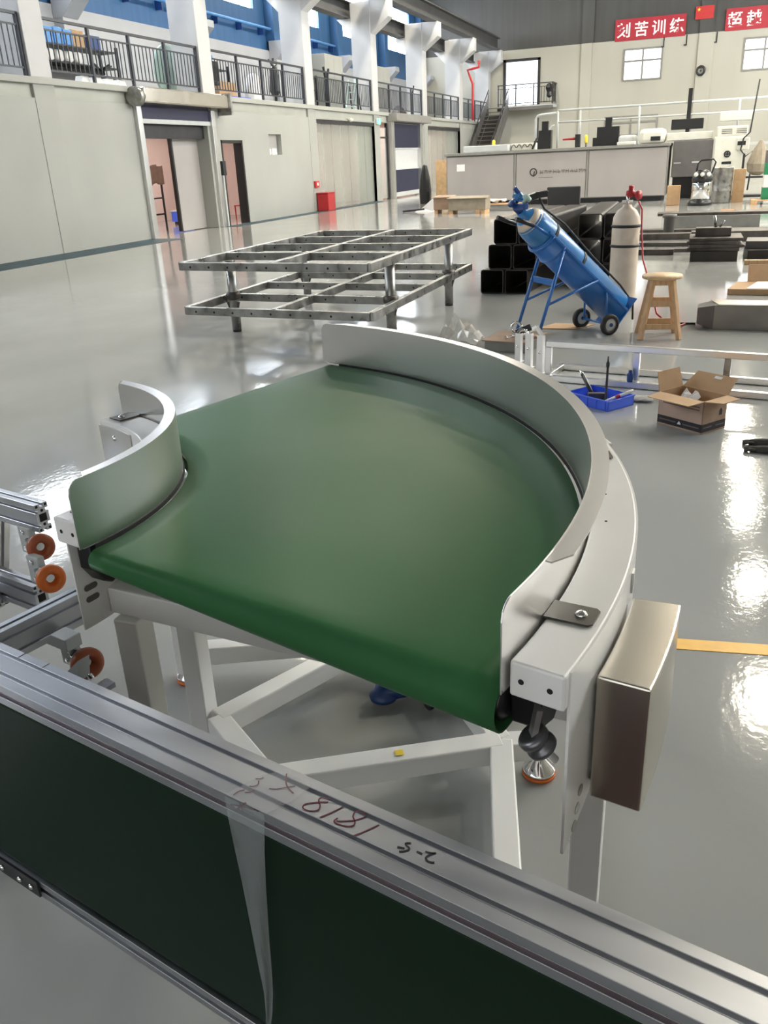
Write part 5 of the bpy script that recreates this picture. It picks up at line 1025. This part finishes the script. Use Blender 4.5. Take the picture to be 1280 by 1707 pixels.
p = at(463, 140, x=-12.5); t = thing('coat_stand', 'black coat stand with hanging clothes behind the third railing', 'coat stand', (-12.6, p.y, 3.22)); obj('pole', MB().cyl((-12.6, p.y, 3.22), (-12.6, p.y, 4.45), .04), 'black_plastic', t); obj('coat', MB().lathe((-12.6, p.y, 3.45), (0, 0, 1), [(.1, 0), (.17, .1), (.15, .5), (.1, .75), (.03, .8)], 8, False), 'black_plastic', t); obj('hook', MB().cyl((-12.6, p.y, 4.2), (-12.6, p.y-.3, 4.4), .02).cyl((-12.6, p.y, 4.2), (-12.6, p.y+.3, 4.35), .02), 'black_plastic', t)
single('white_sack', MB().lathe((-13.2, 25.3, 3.22), (0, 0, 1), [(.25, 0), (.3, .15), (.28, .5), (.2, .75), (.1, .85), (0, .86)], 10, False), 'paper', 'white sack behind the third railing', 'sack')
rack(28.2, 29.8, -13.6, -13.1, (3.5, 3.85, 4.2), 'dark shelf with white bins behind the fourth railing')
for k in range(3): single('white_bin', B(-13.5, -13.15, 28.3+.5*k, 28.7+.5*k, 3.851, 4.08), 'machine_white', 'white bin on the shelf behind the fourth railing, %s from the left' % ('first', 'second', 'third')[k], 'bin', 'white bins on the fourth bay shelf', bevel=.02)
p = at(547, 150, x=-12.5); single('forked_post', MB().bar((-12.55, p.y, 3.24), (-12.55, p.y, 4.1), .16, .1, (1, 0, 0)).bar((-12.55, p.y, 4.0), (-12.55, p.y-.2, 4.5), .06, .06).bar((-12.55, p.y, 4.0), (-12.55, p.y+.25, 4.45), .06, .06), 'black_plastic', 'black forked post behind the fourth railing', 'post')
p = at(590, 160, x=-12.7); t = thing('step_ladder', 'grey step ladder behind the fourth railing', 'ladder', (-12.75, p.y, 3.22))
for s in (-1, 1): obj('ladder_side', MB().bar((-12.75+.18*s, p.y-.35, 3.22), (-12.75+.14*s, p.y, 4.3), .05, .03), 'green_board', t); obj('ladder_prop', MB().bar((-12.75+.18*s, p.y+.35, 3.22), (-12.75+.14*s, p.y, 4.3), .05, .03), 'dark_steel', t)
for k in range(4): f = (k+.6)/4.4; obj('step', B(-12.93, -12.57, p.y-.35*(1-f)-.06, p.y-.35*(1-f)+.06, 3.22+1.08*f, 3.25+1.08*f), 'green_board', t)
for px0, px1, lab in ((543, 572, 'fourth'), (628, 650, 'fifth')):
    y0, y1 = at(px0, 130, x=-15.4).y, at(px1, 130, x=-15.4).y; t = thing('tall_cabinet', 'tall cream cabinet at the back of the gallery in the %s bay' % lab, 'cabinet', (-15.7, (y0+y1)/2, 3.22)); obj('body', B(-16.1, -15.4, y0, y1, 3.22, 5.7), 'cream_wall', t, bevel=.01); obj('door_gap', B(-15.402, -15.397, (y0+y1)/2-.01, (y0+y1)/2+.01, 3.3, 5.6), 'machine_rim', t)
p = at(668, 180, x=-12.8); single('dark_heap', MB().lathe((-12.9, p.y, 3.22), (0, 0, 1), [(.36, 0), (.34, .15), (.22, .3), (.1, .42), (0, .45)], 9, False), 'rust_steel', 'dark heap of material behind the fifth railing', 'heap')
p = at(688, 165, x=-12.5); single('black_stake', MB().bar((-12.52, p.y, 3.24), (-12.52, p.y, 4.15), .07, .07, (1, 0, 0)).bar((-12.52, p.y, 4.1), (-12.52, p.y+.25, 4.45), .05, .05), 'black_plastic', 'thin black stake behind the fifth railing', 'post')
t = thing('wall_conduit', 'thin pale conduit with brackets along the blue wall', 'conduit', (-16.45, 32, 6.2)); obj('conduit', MB().cyl((-16.4, 22, 6.35), (-16.4, 40, 6.35), .05, n=8), 'box_blue', t)
for k in range(11): obj('bracket', B(-16.62, -16.38, 22.4+1.7*k, 22.46+1.7*k, 6.1, 6.36), 'dark_blue', t)

# ================================================================== CHAIR, STEEL PILES, CARTONS ON THE HALL FLOOR
t = thing('dark_chair', 'dark grey chair with straight back behind the square tubes', 'chair', (-1.85, 12.7, 0))
obj('backrest', MB().hexa([(-2.07, 12.5, .55), (-1.63, 12.5, .55), (-1.63, 12.56, .55), (-2.07, 12.56, .55)], [(-2.08, 12.42, 1.02), (-1.62, 12.42, 1.02), (-1.62, 12.47, 1.02), (-2.08, 12.47, 1.02)]), 'machine_dark', t, bevel=.015); obj('seat', B(-2.07, -1.63, 12.5, 12.95, .43, .5), 'machine_dark', t, bevel=.02)
for x in (-2.05, -1.65):
    for y in (12.53, 12.92): obj('leg', B(x-.02, x+.02, y-.02, y+.02, 0, .43), 'black_plastic', t)
def pile_plate(px, py, L, W_, z, hgt, ang, lab, m='rust_steel', nm='steel_plate', cat='steel plate'):
    p = at(px, py, z=0); a = V((math.cos(R(ang)), math.sin(R(ang)), 0)); b = V((-a.y, a.x, 0)); p = V((p.x, p.y, z))
    return single(nm, MB().hexa([p+a*i*L/2+b*j*W_/2 for i, j in ((-1, -1), (1, -1), (1, 1), (-1, 1))], [p+a*i*L/2+b*j*W_/2+U*hgt for i, j in ((-1, -1), (1, -1), (1, 1), (-1, 1))]), m, lab, cat, bevel=.004)
pile_plate(1188, 432, .60, .6, .0, .13, 0, 'black timber block at the bottom of the plate stack', 'black_tube', 'timber_block', 'block')
for k, (dx, L_, W_, an) in enumerate(((0, .66, .8, -2), (.02, .70, .8, 3), (-.03, .64, .75, -4), (.02, .68, .7, 1))):
    pile_plate(1188+dx*60, 430, L_, W_, .131+k*.042, .04, an, 'dark steel plate, %s in the stack right of the stool' % ('lowest', 'second', 'third', 'uppermost')[k])
p = at(1188, 430, z=0); t = thing('tool_case', 'small brown tool case on the steel plate stack', 'case', (p.x, p.y, .30)); obj('case_body', B(p.x-.26, p.x+.2, p.y-.12, p.y+.12, .30, .41), 'rust_steel', t, bevel=.006); obj('clamp_handle', MB().cyl((p.x+.0, p.y, .41), (p.x-.03, p.y, .56), .02).cyl((p.x+.05, p.y, .41), (p.x+.1, p.y, .5), .015), 'raw_steel', t)
pile_plate(1278, 428, .56, .6, 0, .12, 3, 'dark flat bar stack at the right edge, lower layer', 'black_tube'); pile_plate(1280, 426, .6, .55, .121, .10, -4, 'bluish dark metal tray at the right edge, upper layer', 'machine_dark', 'metal_tray', 'tray')
pile_plate(1275, 441, .5, .08, 0, .06, 0, 'short yellowish wooden batten in front of the dark metal tray', 'wood', 'wood_batten', 'batten')
for k, (px, py, L_, W_, h_, an, z) in enumerate(((1100, 399, 1.3, .28, .1, 3, 0), (1165, 389, 3.0, .25, .08, -2, 0), (1232, 401, 1.5, .3, .16, 2, 0), (1262, 394, 1.8, .2, .12, 1, .0), (1100, 410, 1.5, .25, .06, -3, 0), (1078, 425, .75, .12, .08, 0, 0), (1127, 420, .7, .1, .05, 2, 0))):
    pile_plate(px, py, L_, W_, z, h_, an, 'dark steel bar on the floor right of the white cylinder, %s' % ('largest left', 'long rear', 'thick right', 'rightmost', 'left front', 'short front', 'thin front')[k], nm='steel_bar', cat='steel bar')
pile_plate(1188, 380, 1.6, .4, 0, .24, 1, 'greenish low crate under a long plate in the rear pile', 'machine_rim', 'low_crate', 'crate'); pile_plate(1195, 379, 2.2, .5, .241, .05, 1, 'long dark plate lying over the greenish low crate')
p = at(1110, 402, z=0); single('pipe_stub', MB().lathe((p.x, p.y+.8, 0), (0, 0, 1), [(.09, 0), (.09, .32), (.12, .32), (.12, .37), (.07, .37)], 16), 'machine_dark', 'short flanged pipe standing among the dark steel bars', 'pipe')
p = at(1213, 352, z=0); single('floor_marker', B(p.x-.15, p.x+.15, p.y-.6, p.y+.6, .001, .006), 'orange', 'faded orange patch on the floor in front of the cartons', 'marking')
for k, (px, py, w_, d_, h_, m, lab) in enumerate(((738, 356, .55, .5, .42, 'card_dark', 'dark brown carton at the left foot of the long machine'), (778, 357, 1.05, .6, .40, 'dusty_card', 'wide dusty tan carton at the left foot of the long machine'))):
    p = at(px, py, z=0); t = thing('floor_carton', lab, 'box', p); obj('carton_body', B(p.x-w_/2, p.x+w_/2, p.y, p.y+d_, .1, h_), m, t, bevel=.01); obj('carton_feet', B(p.x-w_/2+.02, p.x-w_/2+.12, p.y+.02, p.y+d_-.02, 0, .1).box(p.x+w_/2-.12, p.x+w_/2-.02, p.y+.02, p.y+d_-.02, 0, .1), 'wood', t)
    obj('carton_flap', MB().hexa([V((p.x-w_/2-.05, p.y-.05, h_)), V((p.x+w_/2+.05, p.y-.05, h_)), V((p.x+w_/2, p.y+d_, h_)), V((p.x-w_/2, p.y+d_, h_))], [V((p.x-w_/2-.05, p.y-.05, h_+.02)), V((p.x+w_/2+.05, p.y-.05, h_+.02)), V((p.x+w_/2, p.y+d_, h_+.05)), V((p.x-w_/2, p.y+d_, h_+.06))]), m, t)
p = at(707, 353, z=0); single('white_offcut', MB().hexa([V((p.x-.3, p.y, 0)), V((p.x+.3, p.y, 0)), V((p.x+.3, p.y+.3, 0)), V((p.x-.3, p.y+.3, 0))], [V((p.x-.1, p.y+.1, .1)), V((p.x+.35, p.y, .42)), V((p.x+.35, p.y+.2, .42)), V((p.x-.1, p.y+.2, .1))]), 'paper', 'white crumpled wrapping left of the brown carton', 'wrapping')
p = at(690, 354, z=0); single('dark_bar', MB().bar((p.x-.35, p.y, .03), (p.x+.3, p.y+.1, .08), .06, .05), 'dark_steel', 'dark bar lying left of the cartons', 'bar')
p = at(826, 352, z=0); t = thing('wood_skid', 'low wooden skid with wrapping paper in front of the long machine', 'skid', p)
for k in range(3): obj('board', B(p.x-.75, p.x+.75, p.y+.2*k, p.y+.15+.2*k, .16, .19), 'wood', t)
for dx in (-.6, .5): obj('skid_foot', B(p.x+dx, p.x+dx+.12, p.y, p.y+.55, 0, .16), 'wood', t)
single('wrapping_paper', MB().sheet([[V((p.x-.35+.12*i, p.y+.1+.1*j, .2+.12*abs(math.sin(i*1.8+j)))) for j in range(4)] for i in range(6)], False), 'paper', 'crumpled pale wrapping paper on the wooden skid', 'paper', solid=.004)
p = at(737, 318, y=30); single('pallet_board', B(p.x-.22, p.x+.22, 30, 30.08, 0, 1.4), 'wood_top', 'pale wooden board leaning at the left end of the long machine', 'board')
single('black_sack', MB().lathe((p.x-.68, 30.2, 0), (0, 0, 1), [(.2, 0), (.22, .4), (.18, .8), (.12, 1.1), (.08, 1.25), (0, 1.3)], 10, False), 'black_plastic', 'tall black wrapped object beside the pale wooden board', 'wrapped object')

# seen dimly through the wide strip curtain
t = thing('white_workbench', 'white workbench seen dimly through the wide strip curtain', 'workbench', (-14.6, 31, 0)); obj('bench_top', B(-15, -14.2, 29.6, 32.2, .95, 1.0), 'machine_white', t)
for y in (29.7, 32.1): obj('leg', B(-14.95, -14.25, y-.04, y+.04, 0, .95), 'machine_white', t)
t = thing('lit_wall_panel', 'row of bright white panels seen through the wide strip curtain', 'panel', (-16.3, 31, 1.4))
for k in range(4): obj('panel', B(-16.39, -16.35, 30.2+.55*k, 30.65+.55*k, 1.4, 2.3), 'office_glow', t)
t = thing('bench_drill', 'dark bench drill seen through the wide strip curtain', 'drill', (-14.5, 31.6, 1.0)); obj('column', MB().cyl((-14.6, 31.6, 1.0), (-14.6, 31.6, 1.75), .05), 'dark_steel', t); obj('head', B(-14.75, -14.3, 31.45, 31.75, 1.5, 1.75), 'dark_steel', t, bevel=.03); obj('base', B(-14.8, -14.35, 31.4, 31.8, 1.001, 1.05), 'dark_steel', t)
